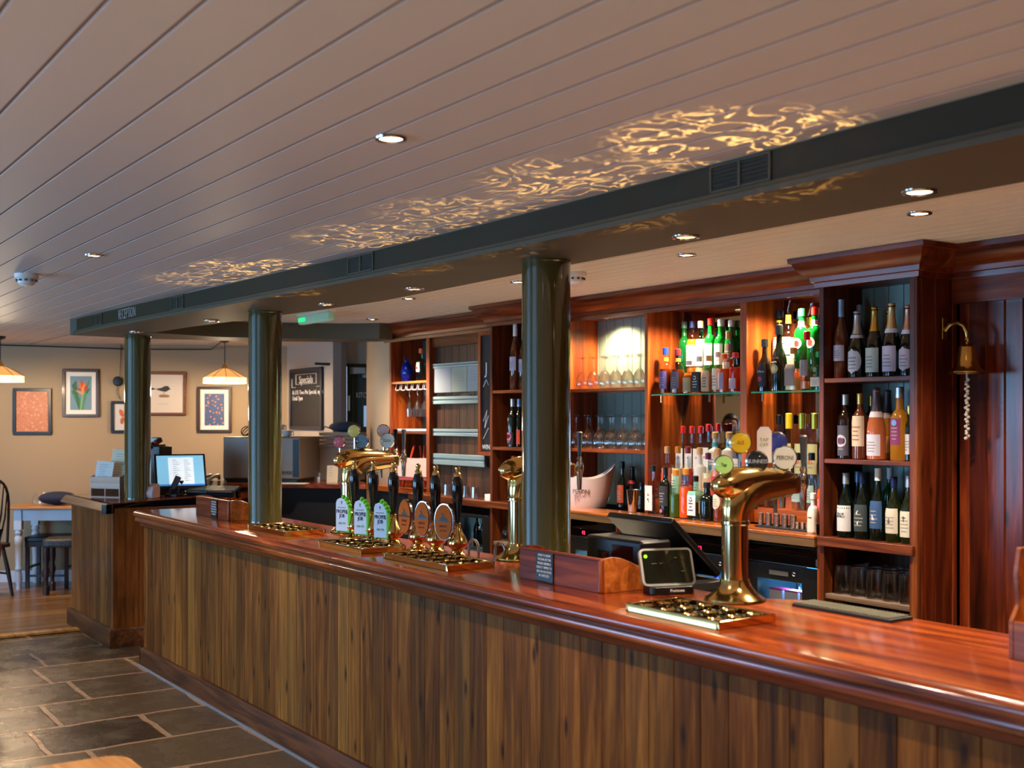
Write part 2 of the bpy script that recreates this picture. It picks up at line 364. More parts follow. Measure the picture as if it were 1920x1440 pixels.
def ribbon(a0, a1, w, z, b0, b1, g=0.006, depth=0.007, along='x', sgn=1):
    """grooved boards: stepping along y (m), running along x (s); face at height z, grooves go up"""
    pts = []; k = math.floor(a0/w)
    while k*w < a1:
        l, r = max(a0, k*w), min(a1, (k+1)*w)
        if r-l > 3*g: pts += [(l, depth), (l+g*0.4, depth), (l+g, 0), (r-g, 0), (r-g*0.4, depth)]
        k += 1
    pts.append((a1, depth)); return pts
def ceil_part(m0, m1, w, s0, s1, z, mt, name='ceiling', g=0.0045, jm='joint_shade'):
    mb = MB(); mb.box(s0, s1, m0, m1, z+0.0015, z+0.05); o = struct(name, mb, M[jm])  # backing sheet coloured dark to paint the shade between the boards
    mb = MB(); k = math.floor(m0/w)
    while k*w < m1:
        l, r_ = max(m0, k*w)+g/2, min(m1, (k+1)*w)-g/2
        if r_-l > .01: mb.extr_x([(l, z+.0015), (l+.001, z), (r_-.001, z), (r_, z+.0015)], s0, s1)
        k += 1
    mb.build('boards', mt, o, angle=20); return o
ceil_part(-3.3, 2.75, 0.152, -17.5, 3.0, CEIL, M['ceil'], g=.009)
ceil_part(2.75, 6.6, 0.095, -17.5, 3.0, CEIL, M['ceil2'], g=.008, jm='joint_shade2')

# front wall with four windows (behind the camera), end walls
wins = [(-10.8, -7.2), (-5.35, -3.15)]
mb = MB(); edges = [-17.5]+[e for w_ in wins for e in w_]+[3.0]
for i in range(0, len(edges), 2): mb.box(edges[i], edges[i+1], -3.45, -3.2, 0, CEIL+0.03)
for a, b in wins: mb.box(a, b, -3.45, -3.2, 0, 0.62); mb.box(a, b, -3.45, -3.2, 2.28, CEIL+0.03)
struct('wall_front', mb, M['wall_grey'])
for i, (a, b) in enumerate(wins):
    mb = MB()
    for x0, x1 in [(a, a+0.06), (b-0.06, b)]+[(a+(b-a)*q/4-0.02, a+(b-a)*q/4+0.02) for q in (1, 2, 3)]: mb.box(x0, x1, -3.36, -3.30, 0.62, 2.28)
    for z0, z1 in ((0.62, 0.68), (2.22, 2.28), (1.44, 1.48)): mb.box(a, b, -3.36, -3.30, z0, z1)
    o = struct('window_%d' % (i+1), mb, M['white_paint'])
    MB().box(a-0.05, b+0.05, -3.22, -3.12, 0.59, 0.62).build('window_sill', M['white_paint'], o, bevel=0.004)
struct('wall_right', MB().box(2.9, 3.05, -3.3, 5.2, 0, CEIL+0.03), M['wall'])
def wall_xy(name, pts, mt, z0=0, z1=CEIL+0.03): return struct(name, MB().prism(pts, z0, z1), mt, rz=0)
wall_xy('wall_far', [(-2.42, 12.62), (-11.75, 11.30), (-11.75, 11.45), (-2.42, 12.77)], M['wall'])
wall_xy('wall_left', [(-11.6, 11.5), (-11.75, 11.5), (-13.6, 12.9), (-13.4, 12.9)], M['wall'])
wall_xy('wall_kitchen', [(-2.42, 12.62), (-1.72, 11.50), (-1.66, 11.54), (-1.66, 11.72), (-2.30, 12.74)], M['wall_grey'])
wall_xy('wall_kitchen_lintel', [(-1.68, 11.80), (-0.85, 11.80), (-0.85, 11.92), (-1.68, 11.92)], M['wall_grey'], 2.25, CEIL+0.03)
wall_xy('wall_corner', [tuple(W(-8.90, 4.67))[:2], tuple(W(-8.67, 4.67))[:2], tuple(W(-8.67, 5.06))[:2], (-0.75, 10.6), (-0.9, 11.45), (-1.42, 11.45)], M['wall_tan'])
struct('trim_2', MB().prism([(-1.75, 11.47), (-1.67, 11.47), (-1.63, 11.56), (-1.69, 11.6)], 0, CEIL), mat('dark beige jamb paint', '#6a5c50', 0.5), rz=0)
struct('wall_back', MB().box(-8.68, 3.0, 5.02, 5.12, 0, CEIL+0.03), mat('dark void paint', '#17110d', 0.8))
struct('trim_3', MB().prism([(-2.42, 12.60), (-11.0, 11.39), (-11.0, 11.36), (-2.42, 12.57)], 0, 0.12), M['white_paint'], rz=0)

# kitchen door with its closer
dr = struct('door_1', MB().prism([(-1.66, 11.80), (-0.88, 11.80), (-0.88, 11.85), (-1.66, 11.85)], 0.01, 2.25), mat('dark green door paint', '#27301f', 0.4), rz=0)
mb = MB()
for k in range(7): mb.box(-1.60+k*0.1, -1.595+k*0.1, 11.792, 11.80, 0.05, 2.2)
mb.build('bead', mat('pale green bead', '#56604a', 0.4), dr)
MB().tube([(-1.635, 11.77, 1.78), (-1.635, 11.77, 1.93)], 0.009).build('pull_handle', M['white'], dr)
MB().box(-1.49, -1.43, 11.79, 11.80, 1.62, 1.83).build('window_pane', mat('pale lit door pane', '#b9cbe0', 0.2, emit='#9fc0e8', es=0.4), dr)
mb = MB().box(-1.62, -1.46, 11.70, 11.79, 2.14, 2.22).box(-1.50, -1.43, 11.72, 11.79, 2.10, 2.18); mb.build('door_closer', M['steel'], dr, bevel=0.01)
MB().tube([(-1.60, 11.73, 2.23), (-1.95, 11.62, 2.245), (-1.42, 11.70, 2.23)], 0.012).build('closer_arm', M['black'], dr)
text('lettering', 'KITCHEN', 0.075, M['ink_white'], dr, (-1.47, 11.795, 1.935), sx=0.62)

# the curved bulkhead over the bar and its return over the reception
BF = [(-9.51, 2.343), (-8.9, 2.36), (-8.2, 2.385), (-7.62, 2.413), (-7.0, 2.445), (-6.5, 2.473), (-5.85, 2.50), (-5.1, 2.535), (-4.4, 2.55), (-3.7, 2.555), (-3.0, 2.55), (-2.2, 2.53), (-1.2, 2.50), (1.0, 2.47), (2.9, 2.46)]
BR = [(2.9, 2.95), (-1.88, 3.00), (-3.3, 3.01), (-4.35, 3.02), (-5.0, 3.05), (-5.8, 3.08), (-6.6, 3.02), (-7.4, 2.92), (-8.2, 2.82), (-8.9, 2.78)]
ZB = 2.355
def lip(out): return [(0.0, CEIL-0.001), (0.0, ZB+0.034), (out*0.6, ZB+0.032), (out*0.7, ZB+0.020), (out, ZB+0.016), (out, ZB-0.001), (-0.02, ZB-0.001), (-0.02, CEIL-0.001)]
struct('trim_4', MB().prism(list(reversed(BF))+list(reversed(BR)), ZB, CEIL), M['beam'])
mb = MB(); mb.sweep(BF, lip(0.022)); struct('trim_5', mb, M['beam'])
B2 = [(-3.45, 9.16), (-2.74, 8.9), (-2.35, 9.36), (-1.9, 9.52), (-1.4, 9.62), (-1.08, 9.56), (-0.98, 9.62), (-1.02, 9.90), (-1.4, 9.97), (-2.3, 9.86), (-3.0, 9.56)]
struct('trim_6', MB().prism(B2, ZB-0.003, CEIL), M['beam'], rz=0)

def on_path(px, path):
    a = (px-PX0)/FOC
    for (s0, m0), (s1, m1) in zip(path, path[1:]):
        p0, p1 = W(s0, m0), W(s1, m1); f0, f1 = p0.x-a*p0.y, p1.x-a*p1.y
        if f0*f1 <= 0 and f0 != f1:
            t = f0/(f0-f1); p = p0.lerp(p1, t); return p, math.atan2(p1.y-p0.y, p1.x-p0.x)
for px0, px1, desc in ((174, 192, 'small grey green wall vent at the far left end of the beam'), (322, 345, 'grey green vent in the beam just right of the RECEPTION lettering'), (653, 701, 'grey green vent in the beam between the middle and right columns'), (1331, 1445, 'largest grey green vent in the beam, above the cabinet bottles on the right')):
    p, a = on_path((px0+px1)/2, BF); q0, _ = on_path(px0, BF); q1, _ = on_path(px1, BF); w = (q1-q0).length
    t = thing('air_vent', desc, 'vent', (p.x, p.y, ZB+0.078), a)
    mb = MB(); mb.box(-w/2, w/2, -0.006, 0.0, -0.042, -0.036); mb.box(-w/2, w/2, -0.006, 0, 0.036, 0.042); mb.box(-w/2, -w/2+0.008, -0.006, 0, -0.04, 0.04); mb.box(w/2-0.008, w/2, -0.006, 0, -0.04, 0.04); mb.box(-0.005, 0.005, -0.007, 0, -0.04, 0.04)
    mb.build('frame', M['beam'], t)
    MB().box(-w/2+0.005, w/2-0.005, -0.002, 0, -0.038, 0.038).build('backing', M['black_m'], t)
    for k in range(6): MB().add([(-w/2+0.006, -0.001, -0.034+k*0.0125), (w/2-0.006, -0.001, -0.034+k*0.0125), (w/2-0.006, -0.006, -0.030+k*0.0125), (-w/2+0.006, -0.006, -0.030+k*0.0125), (-w/2+0.006, -0.001, -0.028+k*0.0125), (w/2-0.006, -0.001, -0.028+k*0.0125)], [(0, 1, 2, 3), (3, 2, 5, 4), (0, 4, 5, 1), (0, 3, 4), (1, 5, 2)]).build('slat', M['beam'], t)
p, a = on_path(239, BF)
t = text('reception_lettering', 'RECEPTION', 0.105, mat('aged silver lettering', '#d8d2c6', 0.5), None, (p.x+0.004*math.sin(a), p.y-0.004*math.cos(a), ZB+0.075), rot=(R(90), 0, a), sx=0.66, thin=.0030)
tag(t, 'narrow silver RECEPTION lettering on the dark beam', 'sign')

# ------------------------------------------------------------------ columns
def column(px, m, d, label):
    s, dd = on_m(px, m); z0, z1 = 1.07, ZB
    o = MB().lathe([(0.104, z0), (0.104, z0+0.006), (0.101, z0+0.012), (0.101, z1-0.012), (0.104, z1-0.008), (0.104, z1)], 48).build('column', M['green'], None, W(s, m, 0), RZ)
    tag(o, label, 'column', 'round green columns on the bar'); return o
column(1024, 2.86, 0, 'dark green round column behind the lettered wooden box, nearest of three')
column(497, 2.80, 0, 'dark green round column beside the left brass drip tray, middle of three')
column(258, 2.78, 0, 'dark green round column on the reception desk, farthest of three')

# ------------------------------------------------------------------ ceiling lamps
M['lens_w'] = mat('warm lamp lens', '#fff2dc', 0.3, emit='#ffd9a0', es=14)
M['lens_c'] = mat('cool lamp lens', '#ffffff', 0.3, emit='#f2f4ff', es=22)
M['lens_o'] = mat('unlit lamp lens', '#d8c8a8', 0.3, emit='#ffcf90', es=2.5)
def downlight(x, y, z, r, label, group, on=1, watts=70, cone=120, cool=False, color=None):
    t = thing('downlight', label, 'ceiling light', (x, y, z), 0, group)
    MB().lathe([(r*0.70, -0.001), (r*0.78, -0.008), (r*0.95, -0.007), (r, -0.002), (r, 0.0), (r*0.7, 0.0)], 28, cap=False).build('bezel', M['chrome'], t)
    MB().lathe([(0.0001, -0.003), (r*0.70, -0.003), (r*0.70, -0.001), (0.0001, -0.001)], 20, cap=False).build('lamp_lens', M['lens_c' if cool else 'lens_w'] if on else M['lens_o'], t)
    if on:
        l = light('SPOT', 'lamp', (0, 0, -0.012), watts, color or WARM, spot_size=R(cone), spot_blend=0.7, shadow_soft_size=0.03); l.parent = t
    return t
def dl_at(px, py, z, *a, **k):
    x, y = on_z(px, py, z); return downlight(x, y, z, *a, **k)
G1 = 'recessed spotlights in the main boarded ceiling'; G2 = 'recessed spotlights under the beam'; G3 = 'recessed spotlights in the narrow boards behind the beam'
dl_at(733, 258, CEIL, 0.046, 'lit chrome recessed spotlight, nearer one in the main boarded ceiling', G1, watts=LW)
dl_at(176, 478, CEIL, 0.046, 'lit chrome recessed spotlight, farther one in the main ceiling near smoke detector', G1, watts=LW)
dl_at(1724, 358, ZB, 0.052, 'bright white recessed spotlight under the right end of the beam', G2, cool=False, watts=LW)
dl_at(1286, 443, ZB, 0.052, 'dim chrome recessed spotlight under the beam right of the near column', G2, on=0)
dl_at(777, 541, ZB, 0.052, 'recessed spotlight under the beam between middle and near columns, closer of two', G2, on=0)
dl_at(613, 570, ZB, 0.052, 'recessed spotlight under the beam just right of the middle column', G2, on=0)
dl_at(397, 601, ZB, 0.052, 'recessed spotlight under the beam left of the middle column', G2, on=0)
dl_at(256, 622, ZB, 0.052, 'recessed spotlight under the beam beside the farthest column', G2, on=0)
dl_at(1724, 399, CEIL, 0.048, 'lit recessed spotlight above the right cabinet cornice', G3, watts=1.7*LW)
dl_at(1287, 477, CEIL, 0.048, 'lit recessed spotlight above the whisky bottle alcove', G3, watts=1.7*LW)
dl_at(971, 528, CEIL, 0.048, 'recessed spotlight half hidden behind the near column', G3, watts=1.7*LW*.9)
dl_at(766, 559, CEIL, 0.048, 'recessed spotlight in the narrow boards left of the near column', G3, watts=1.7*LW*.9)
dl_at(698, 598, CEIL, 0.048, 'recessed spotlight above the left end of the wooden cornice', G3, watts=1.7*LW*.8)
# the customers' ceiling goes on beyond the frame with the same lamps
for s, m, la in ((-8.2, 0.7, 'ceiling spotlight before the reception, left of the view'), (-0.05, 1.5, 'ceiling spotlight above the near end of the bar front'), (-2.9, -0.7, 'ceiling spotlight beside the camera'), (-5.75, -0.9, 'ceiling spotlight by the second window'), (-0.05, -0.7, 'ceiling spotlight behind the camera'), (-0.6, 3.6, 'ceiling spotlight over the right end of the bar')):
    p = W(s, m, CEIL); downlight(p.x, p.y, CEIL, 0.046, 'lit recessed '+la, G1, watts=LW*1.7)

# ------------------------------------------------------------------ the bar
def tg(mb, a0, a1, w, y, z0, z1, face=-1, g=0.0028, depth=0.004, axis='x'):
    """upright tongue-and-groove boards; the face looks towards face*y"""
    k = math.floor(a0/w+1e-6); pts = []
    while k*w < a1-1e-6:
        l, r = max(a0, k*w), min(a1, (k+1)*w)
        if r-l > 3*g: pts += [(l, depth), (l+g, 0), (r-g, 0)]
        k += 1
    pts.append((a1, depth)); n = len(pts); v = []
    for z in (z0, z1):
        for a, dd in pts: v.append((a, y-face*dd, z) if axis == 'x' else (y-face*dd, a, z))
    mb.add(v, [(i, i+1, n+i+1, n+i) for i in range(n-1)]); return mb
BZ = 1.07
bar = thing('bar_counter', 'long pub bar with brown boarded front and polished mahogany top', 'bar', (0, 0, 0))
mb = tg(MB(), -8.10, 2.9, 0.118, 2.455, 0.12, 1.0); mb.box(-8.09, 2.9, 2.466, 2.50, 0, 1.03); tg(mb, 2.5, 2.97, 0.118, -8.10, 0.12, 1.0, axis='y'); mb.box(-8.09, -8.05, 2.47, 2.98, 0, 1.03)
mb.build('front_panel', M['bar_boards'], bar, angle=20)
mb = MB().extr_x([(2.43, 0), (2.43, 0.115), (2.437, 0.13), (2.47, 0.13), (2.47, 0)], -8.125, 2.9); mb.box(-8.125, -8.10, 2.43, 2.98, 0, 0.13)
mb.build('skirting', M['plinth'], bar)
MB().extr_x([(2.418, 0.0), (2.43, 0.0), (2.43, 0.010), (2.422, 0.008)], -8.14, 2.9).build('sheen_strip', M['sheen'], bar)  # daylight reflected at the skirting foot, painted in as a strip
MB().extr_x([(2.455, 0.955), (2.432, 0.965), (2.425, 0.990), (2.455, 0.990)], -8.12, 2.9).build('moulding', M['top_nose'], bar)
prof = [(3.0, BZ), (2.42, BZ), (2.40, BZ-0.003), (2.388, BZ-0.011), (2.384, BZ-0.022), (2.388, BZ-0.034), (2.400, BZ-0.042), (2.404, BZ-0.046), (2.398, BZ-0.056), (2.400, BZ-0.072), (2.412, BZ-0.082), (2.45, BZ-0.084), (2.46, BZ-0.05), (3.0, BZ-0.05)]
mb = MB().extr_x(prof, -8.12, 2.9); mb.box(-2.80, 2.9, 3.0, 3.13, BZ-0.05, BZ); mb.prism([(-2.95, 3.0), (-2.80, 3.0), (-2.80, 3.13)], BZ-0.05, BZ)
mb.build('bar_top', M['top'], bar, angle=50)
MB().box(-8.0, 2.9, 2.62, 2.98, 0.05, 0.08).box(-8.0, 2.9, 2.60, 2.98, 0.62, 0.65).box(-8.0, 2.9, 2.93, 2.97, 0.85, 1.02).build('under_shelf', M['black_m'], bar)

# reception desk
desk = thing('reception_desk', 'boarded reception desk with red mahogany top at the far end', 'desk', W(-9.4, 2.45, 0))
dx, dy = 9.4, -2.45
def L(s, m): return (s+dx, m+dy)
mb = MB(); mb.T = Matrix.Translation((dx, dy, 0))
tg(mb, -10.07, -8.86, 0.098, 2.455, 0.12, 1.0); tg(mb, 2.455, 3.25, 0.098, -8.86, 0.12, 1.0, face=1, axis='y'); mb.box(-10.06, -8.875, 2.47, 2.50, 0, 1.03); mb.box(-8.90, -8.87, 2.47, 3.24, 0, 1.03); tg(mb, 2.455, 3.0, 0.098, -10.07, 0.12, 1.0, axis='y'); mb.box(-10.06, -10.03, 2.47, 3.0, 0, 1.03)
mb.build('front_panel', M['desk_boards'], desk, angle=20)
mb = MB(); mb.T = Matrix.Translation((dx, dy, 0)); mb.sweep([(-10.08, 3.0), (-10.08, 2.445), (-8.85, 2.445), (-8.85, 3.25)], [(-0.01, 0), (0.02, 0), (0.02, 0.125), (0.01, 0.14), (-0.01, 0.14)]); mb.build('skirting', M['plinth'], desk)
top_poly = [(-10.10, 2.42), (-8.86, 2.42), (-9.33, 3.28), (-9.32, 3.63), (-9.61, 3.83), (-9.98, 3.47), (-10.14, 2.86)]
MB().prism([L(*p) for p in top_poly], BZ-0.04, BZ).build('desk_top', M['top'], desk)
mb = MB(); mb.T = Matrix.Translation((dx, dy, 0)); mb.extr_x([(2.43, BZ), (2.41, BZ-0.004), (2.372, BZ-0.05), (2.385, BZ-0.062), (2.455, BZ-0.07), (2.455, BZ)], -10.10, -8.86); mb.build('nosing', wood('pinkish worn nosing', '#4a2418', '#70402c', '#8a5a40', 'x', 0.35, 0.3), desk)
mb = MB(); mb.T = Matrix.Translation((dx, dy, 0)); mb.prism([(-8.855, 2.372), (-8.835, 2.40), (-9.30, 3.30), (-9.33, 3.28)], BZ-0.075, BZ-0.006); mb.prism([(-8.88, 2.45), (-8.86, 2.43), (-9.33, 3.28), (-9.36, 3.27)], BZ-0.075, BZ-0.02); mb.build('edge_band', M['black_g'], desk)

# reception back counter
rc = thing('back_counter', 'red mahogany reception back counter below the coffee machine', 'counter', (-1.9, 10.5, 0), 0)
MB().prism([(-0.70, -0.22), (0.68, -0.56), (0.66, -0.4), (0.50, 0.2), (0.10, 0.80), (-0.60, 1.85), (-0.70, 1.85)], 1.10, 1.14).build('counter_top', M['top'], rc, bevel=0.006)
mb = MB().prism([(-0.68, -0.16), (0.65, -0.48), (0.48, 0.2), (0.08, 0.78), (-0.60, 1.80), (-0.68, 1.80)], 0.0, 1.10); mb.build('base_unit', M['black_m'], rc)

# ------------------------------------------------------------------ the back bar
ZC = 1.13; SH = (1.506, 1.895)
def cabinet(name, label, s0, s1, mf, mbk, backm, low_shelf=0.854, right_tg=False, left_open=False):
    sc = (s0+s1)/2; t = thing(name, label, 'cabinet', W(sc, mf, 0)); w = (s1-s0)/2; dpt = mbk-mf
    MB().box(-w, -w+0.028, 0, dpt, 0.0, CEIL-0.001).build('side_panel', M['maho_d'], t, bevel=0.003)
    mb = MB().box(w-0.030, w, 0, dpt, 0.0, CEIL-0.001); mb.build('side_panel', M['maho_d'], t, bevel=0.003)
    if right_tg:
        mb = tg(MB(), 0.03, dpt, 0.128, w+0.012, 0.0, 2.36, face=1, axis='y', g=0.006, depth=0.006); mb.box(w, w+0.006, 0.0, dpt, 0, 2.36)
        mb.build('boarded_side', M['tg_side'], t, angle=20); MB().box(w-0.002, w+0.014, -0.002, 0.03, 0, 2.36).build('corner_bead', M['maho_d'], t, bevel=0.005)
    mb = tg(MB(), -w+0.02, w-0.02, 0.088, dpt-0.012, ZC, 2.36, depth=0.005); mb.build('back_panel', backm, t, angle=20)
    MB().box(-w+0.02, w-0.02, dpt-0.006, dpt, 0, 2.4).build('back_board', M['maho_d'], t)
    MB().box(-w+0.02, w-0.02, 0.0, dpt, 2.345, CEIL-0.002).build('top_block', M['maho_dx'], t)
    for z in SH: MB().box(-w+0.026, w-0.028, 0.004, dpt-0.01, z-0.022, z).build('shelf', M['maho_dx'], t, bevel=0.003)
    MB().box(-w+0.001, w-0.001, -0.02, dpt-0.01, ZC-0.045, ZC).build('shelf', M['maho_dx'], t, bevel=0.004)
    MB().box(-w+0.026, w-0.028, 0.01, dpt-0.01, low_shelf-0.025, low_shelf).build('shelf', M['darkshelf'], t, bevel=0.003)
    MB().box(-w+0.026, w-0.028, 0.01, dpt-0.01, 0.50, 0.525).build('shelf', M['darkshelf'], t, bevel=0.003)
    return t
M['darkshelf'] = wood('worn grey brown shelf', '#3a2a20', '#5c4838', '#7a6654', 'x', 0.6)
M['tg_side'] = wood('dark red boarded side', '#2a0e06', '#581f0b', '#7c3614', 'z', 0.3, 0.12, (1, 0.128), 0.3, 0.9, True, 0.08)
cabD = cabinet('wine_cabinet', 'tall mahogany cabinet of wine bottles with pint glasses below, beside the bell', -3.875, -3.325, 4.45, 4.745, M['sage'], right_tg=True)
cabB = cabinet('wine_cabinet', 'narrow mahogany cabinet of wine bottles half hidden behind the near column', -6.80, -6.26, 4.45, 4.745, M['sage_d'] if 'sage_d' in M else M['maho'])

# display between the two cabinets
s0, s1, mf, mk = -6.26, -3.875, 4.67, 4.97
t = dsp = thing('bottle_display', 'mahogany back bar display with glass rack and two mirrored bottle alcoves', 'cabinet', W(-5.0, mf, 0)); o5 = 5.0
def bxl(a, b, c, d, e, f): return MB().box(a+o5, b+o5, c-mf, d-mf, e, f)
bxl(s0, s0+0.02, mf, mk, ZC, 2.36).build('side_panel', M['maho'], t)
bxl(-5.425, -5.395, mf, mk, ZC, 2.36).build('divider', M['maho'], t, bevel=0.003)
bxl(-4.625, -4.575, mf, mk, ZC, 2.36).build('divider', M['maho'], t, bevel=0.003)
bxl(s1-0.025, s1-0.001, mf-0.004, mk, ZC, 2.36).build('side_panel', M['maho'], t)
bxl(s0, s1-0.001, mf, mk, 2.36, CEIL-0.001).build('top_block', M['maho_x'], t)
mb = tg(MB(), s0+o5, -5.42+o5, 0.088, 0.285, ZC, 2.36, depth=0.005); mb.build('back_panel', M['sage'], t, angle=20)
bxl(s0, s1, mk, mk+0.012, ZC, 2.4).build('back_board', M['maho'], t)
for z in SH: bxl(s0+0.02, -5.425, mf+0.004, mk-0.02, z-0.022, z).build('shelf', M['maho_x'], t, bevel=0.003)
for a, b in ((-5.395, -4.625), (-4.575, -3.90)):
    bxl(a, b, mk-0.020, mk-0.014, ZC, 2.36).build('mirror', M['mirror'], t)
    bxl(a, a+0.006, mk-0.024, mk-0.014, ZC, 2.36).build('mirror_edge', M['chrome'], t)
    bxl(a+0.03, b-0.002, mf+0.005, mk-0.03, 1.838, 1.846).build('glass_shelf', M['glass_g'], t)
    bxl(a+0.03, b-0.002, mf+0.003, mf+0.005, 1.838, 1.846).build('shelf_edge', M['glass_e'], t)
    bxl(a+0.04, b-0.002, 4.84, mk-0.03, 1.962, 1.968).build('glass_shelf', M['glass_g'], t)
    for q in (0.09, 0.5): bxl(a+q, a+q+0.012, mf+0.02, mf+0.026, 1.795, 1.838).build('bracket', M['chrome'], t)
    bxl(a, b, 4.725, 4.805, ZC, 1.215).build('step', M['maho_x'], t, bevel=0.003)
    bxl(a, b, 4.805, mk-0.024, ZC, 1.325).build('step', M['maho_x'], t, bevel=0.003)
# lights hidden in the alcove tops
def alc(s, m, w, label, z=2.358, cone=150):
    p = W(s, m, z); return downlight(p.x, p.y, z, 0.035, label, 'small spotlights inside the back bar display', watts=w, cone=cone, color=(1, .80, .50))
alc(-5.96, 4.82, 70, 'small spotlight in the top of the glass rack alcove', cone=150)
alc(-5.12, 4.74, 70, 'small spotlight in the top of the whisky alcove', cone=150)
alc(-4.32, 4.74, 70, 'small spotlight in the top of the vermouth alcove', cone=150)

# counter under the display
t = cn = thing('back_bar_counter', 'orange oak back bar counter under the spirit bottles', 'counter', W(-5.07, 4.42, 0))
MB().box(-1.185, 1.187, 0, 0.245, ZC-0.016, ZC).build('counter_top', M['counter'], t, bevel=0.004)
MB().box(-1.187, 1.187, 0.003, 0.025, ZC-0.055, ZC-0.016).build('edge_strip', wood('olive brown edge', '#3a2810', '#5a3f1a', '#6b4e24', 'x', 0.35, 0.3), t)
for q in (-1.18, -0.385, 0.135, 0.655, 1.165): MB().box(q, q+0.015, 0.05, 0.075, 0, ZC-0.03).build('support', M['maho'], t)

# left section: glass alcove, boarded bay with rails
M['dgreen'] = mat('dark grey green paint', '#3c4a44', 0.5)
t = cabA = thing('tall_cupboard', 'mahogany bay with boarded back, pale rails and small glass alcove at its left', 'cabinet', W(-7.75, 4.67, 0)); oA = 7.75
def bxa(a, b, c, d, e, f): return MB().box(a+oA, b+oA, c-4.67, d-4.67, e, f)
bxa(-8.67, -8.64, 4.67, 4.99, 0, 2.36).build('side_panel', M['maho'], t, bevel=0.003)
bxa(-8.05, -8.00, 4.665, 4.99, 0, 2.36).build('divider', M['maho'], t, bevel=0.003)
bxa(-8.64, -8.05, 4.975, 4.99, 0, 2.36).build('back_panel', M['dgreen'], t)
bxa(-8.67, -6.803, 4.67, 4.99, 2.36, CEIL-0.001).build('top_block', M['maho_dx'], t)
mb = tg(MB(), -8.0+oA, -6.803+oA, 0.11, 0.05, 1.07, 2.36, depth=0.006); mb.build('boarded_back', M['tg_brown'], t, angle=20)
bxa(-8.0, -6.803, 4.69, 4.72, 2.26, 2.36).build('header', M['maho_dx'], t, bevel=0.003)
bxa(-8.64, -8.05, 4.675, 4.97, 1.985, 2.005).build('shelf', M['oak_end'], t, bevel=0.003)
bxa(-8.64, -8.05, 4.675, 4.97, 1.575, 1.595).build('shelf', M['maho_dx'], t, bevel=0.003)
bxa(-8.90, -8.05, 4.56, 4.97, 1.10, 1.15).build('counter_top', M['top'], t, bevel=0.006)
bxa(-8.05, -6.81, 4.50, 4.70, 1.07, 1.12).build('counter_top', M['maho_dx'], t, bevel=0.006)
bxa(-8.90, -8.06, 4.66, 4.70, 0, 1.10).build('base_panel', M['black_m'], t)

# cornice all along
path = [(-8.72, 4.99), (-8.72, 4.67), (-6.80, 4.67), (-6.80, 4.45), (-6.26, 4.45), (-6.26, 4.67), (-3.875, 4.67), (-3.875, 4.45), (-3.311, 4.45), (-3.311, 4.69), (2.9, 4.69)]
pf = [(0.0, 2.335), (0.016, 2.335), (0.018, 2.358), (0.030, 2.362), (0.034, 2.384), (0.060, 2.40), (0.082, 2.425), (0.094, 2.452), (0.106, 2.456), (0.108, CEIL-0.002), (0.0, CEIL-0.002)]
struct('trim_7', MB().sweep(path, pf), M['cornice'], angle=30)
# boarded wall right of the cabinet
mb = tg(MB(), -3.311, 2.9, 0.0905, 4.75, 0.0, 2.36, g=0.006, depth=0.006); mb.box(-3.311, 2.9, 4.757, 4.79, 0, CEIL-0.002)
struct('wall_bar', mb, M['tg_dark'], angle=20)
struct('trim_8', MB().box(-3.309, 2.9, 4.692, 4.748, 2.225, 2.36), M['cornice'])
# ------------------------------------------------------------------ bottles
PROF = {  # (z as a share of height, r as a share of radius)
 'wine':   [(0, .90), (.015, 1), (.60, 1), (.66, .93), (.72, .62), (.76, .42), (.80, .38), (.985, .38), (.99, .42), (1, .42)],
 'burg':   [(0, .90), (.015, 1), (.46, 1), (.55, .88), (.64, .62), (.72, .43), (.80, .37), (.985, .36), (.99, .40), (1, .40)],
 'champ':  [(0, .90), (.015, 1), (.42, 1), (.52, .92), (.62, .70), (.72, .48), (.82, .38), (.95, .35), (.96, .42), (1, .40)],
 'tall':   [(0, .90), (.015, 1), (.50, .98), (.62, .80), (.70, .52), (.76, .38), (.985, .35), (1, .38)],
 'spirit': [(0, .92), (.015, 1), (.58, 1), (.64, .90), (.69, .60), (.72, .42), (.86, .38), (.98, .38), (1, .40)],
 'gin':    [(0, .92), (.015, 1), (.62, 1), (.655, .92), (.68, .55), (.70, .40), (.86, .38), (1, .38)],
 'bail':   [(0, .90), (.015, 1), (.38, 1), (.50, .92), (.60, .68), (.66, .45), (.74, .36), (.98, .34), (1, .36)],
 'squat':  [(0, .92), (.02, 1), (.50, 1), (.58, .95), (.66, .72), (.70, .45), (.86, .36), (1, .36)]}
def rad(kind, z):
    p = PROF[kind]
    for (z0, r0), (z1, r1) in zip(p, p[1:]):
        if z0 <= z <= z1: return r0+(r1-r0)*(z-z0)/max(1e-6, z1-z0)
    return p[-1][1]
GL = {
 'dark': mat('near black wine glass', '#07100a', 0.06, 0.0, 0.6), 'brownglass': mat('dark brown glass', '#1c0c04', 0.06, 0.0, 0.6),
 'olive': mat('dark olive glass', '#141a08', 0.06, 0.0, 0.6), 'rosebrown': mat('amber rose wine', '#5a2a14', 0.06, 0.0, 0.6),
 'pink': mat('pink sparkling wine', '#a85a34', 0.06, 0.0, 0.6), 'gold': mat('golden liquid in clear glass', '#9a641a', 0.06, 0.0, 0.6),
 'green': mat('bright green glass', '#0f8a2c', 0.04, 0.0, 0.2, 0.5, 1.3), 'dgreen': mat('deep green glass', '#0a4a1c', 0.05, 0.0, 0.4, 0.3, 1.3),
 'clear': M['thin'], 'aqua': thin_glass('pale aqua glass', (.62, .9, .8)), 'frost': mat('frosted glass', '#e6e8e4', 0.35, 0.0, 0.0, 0.3, 1.4)}
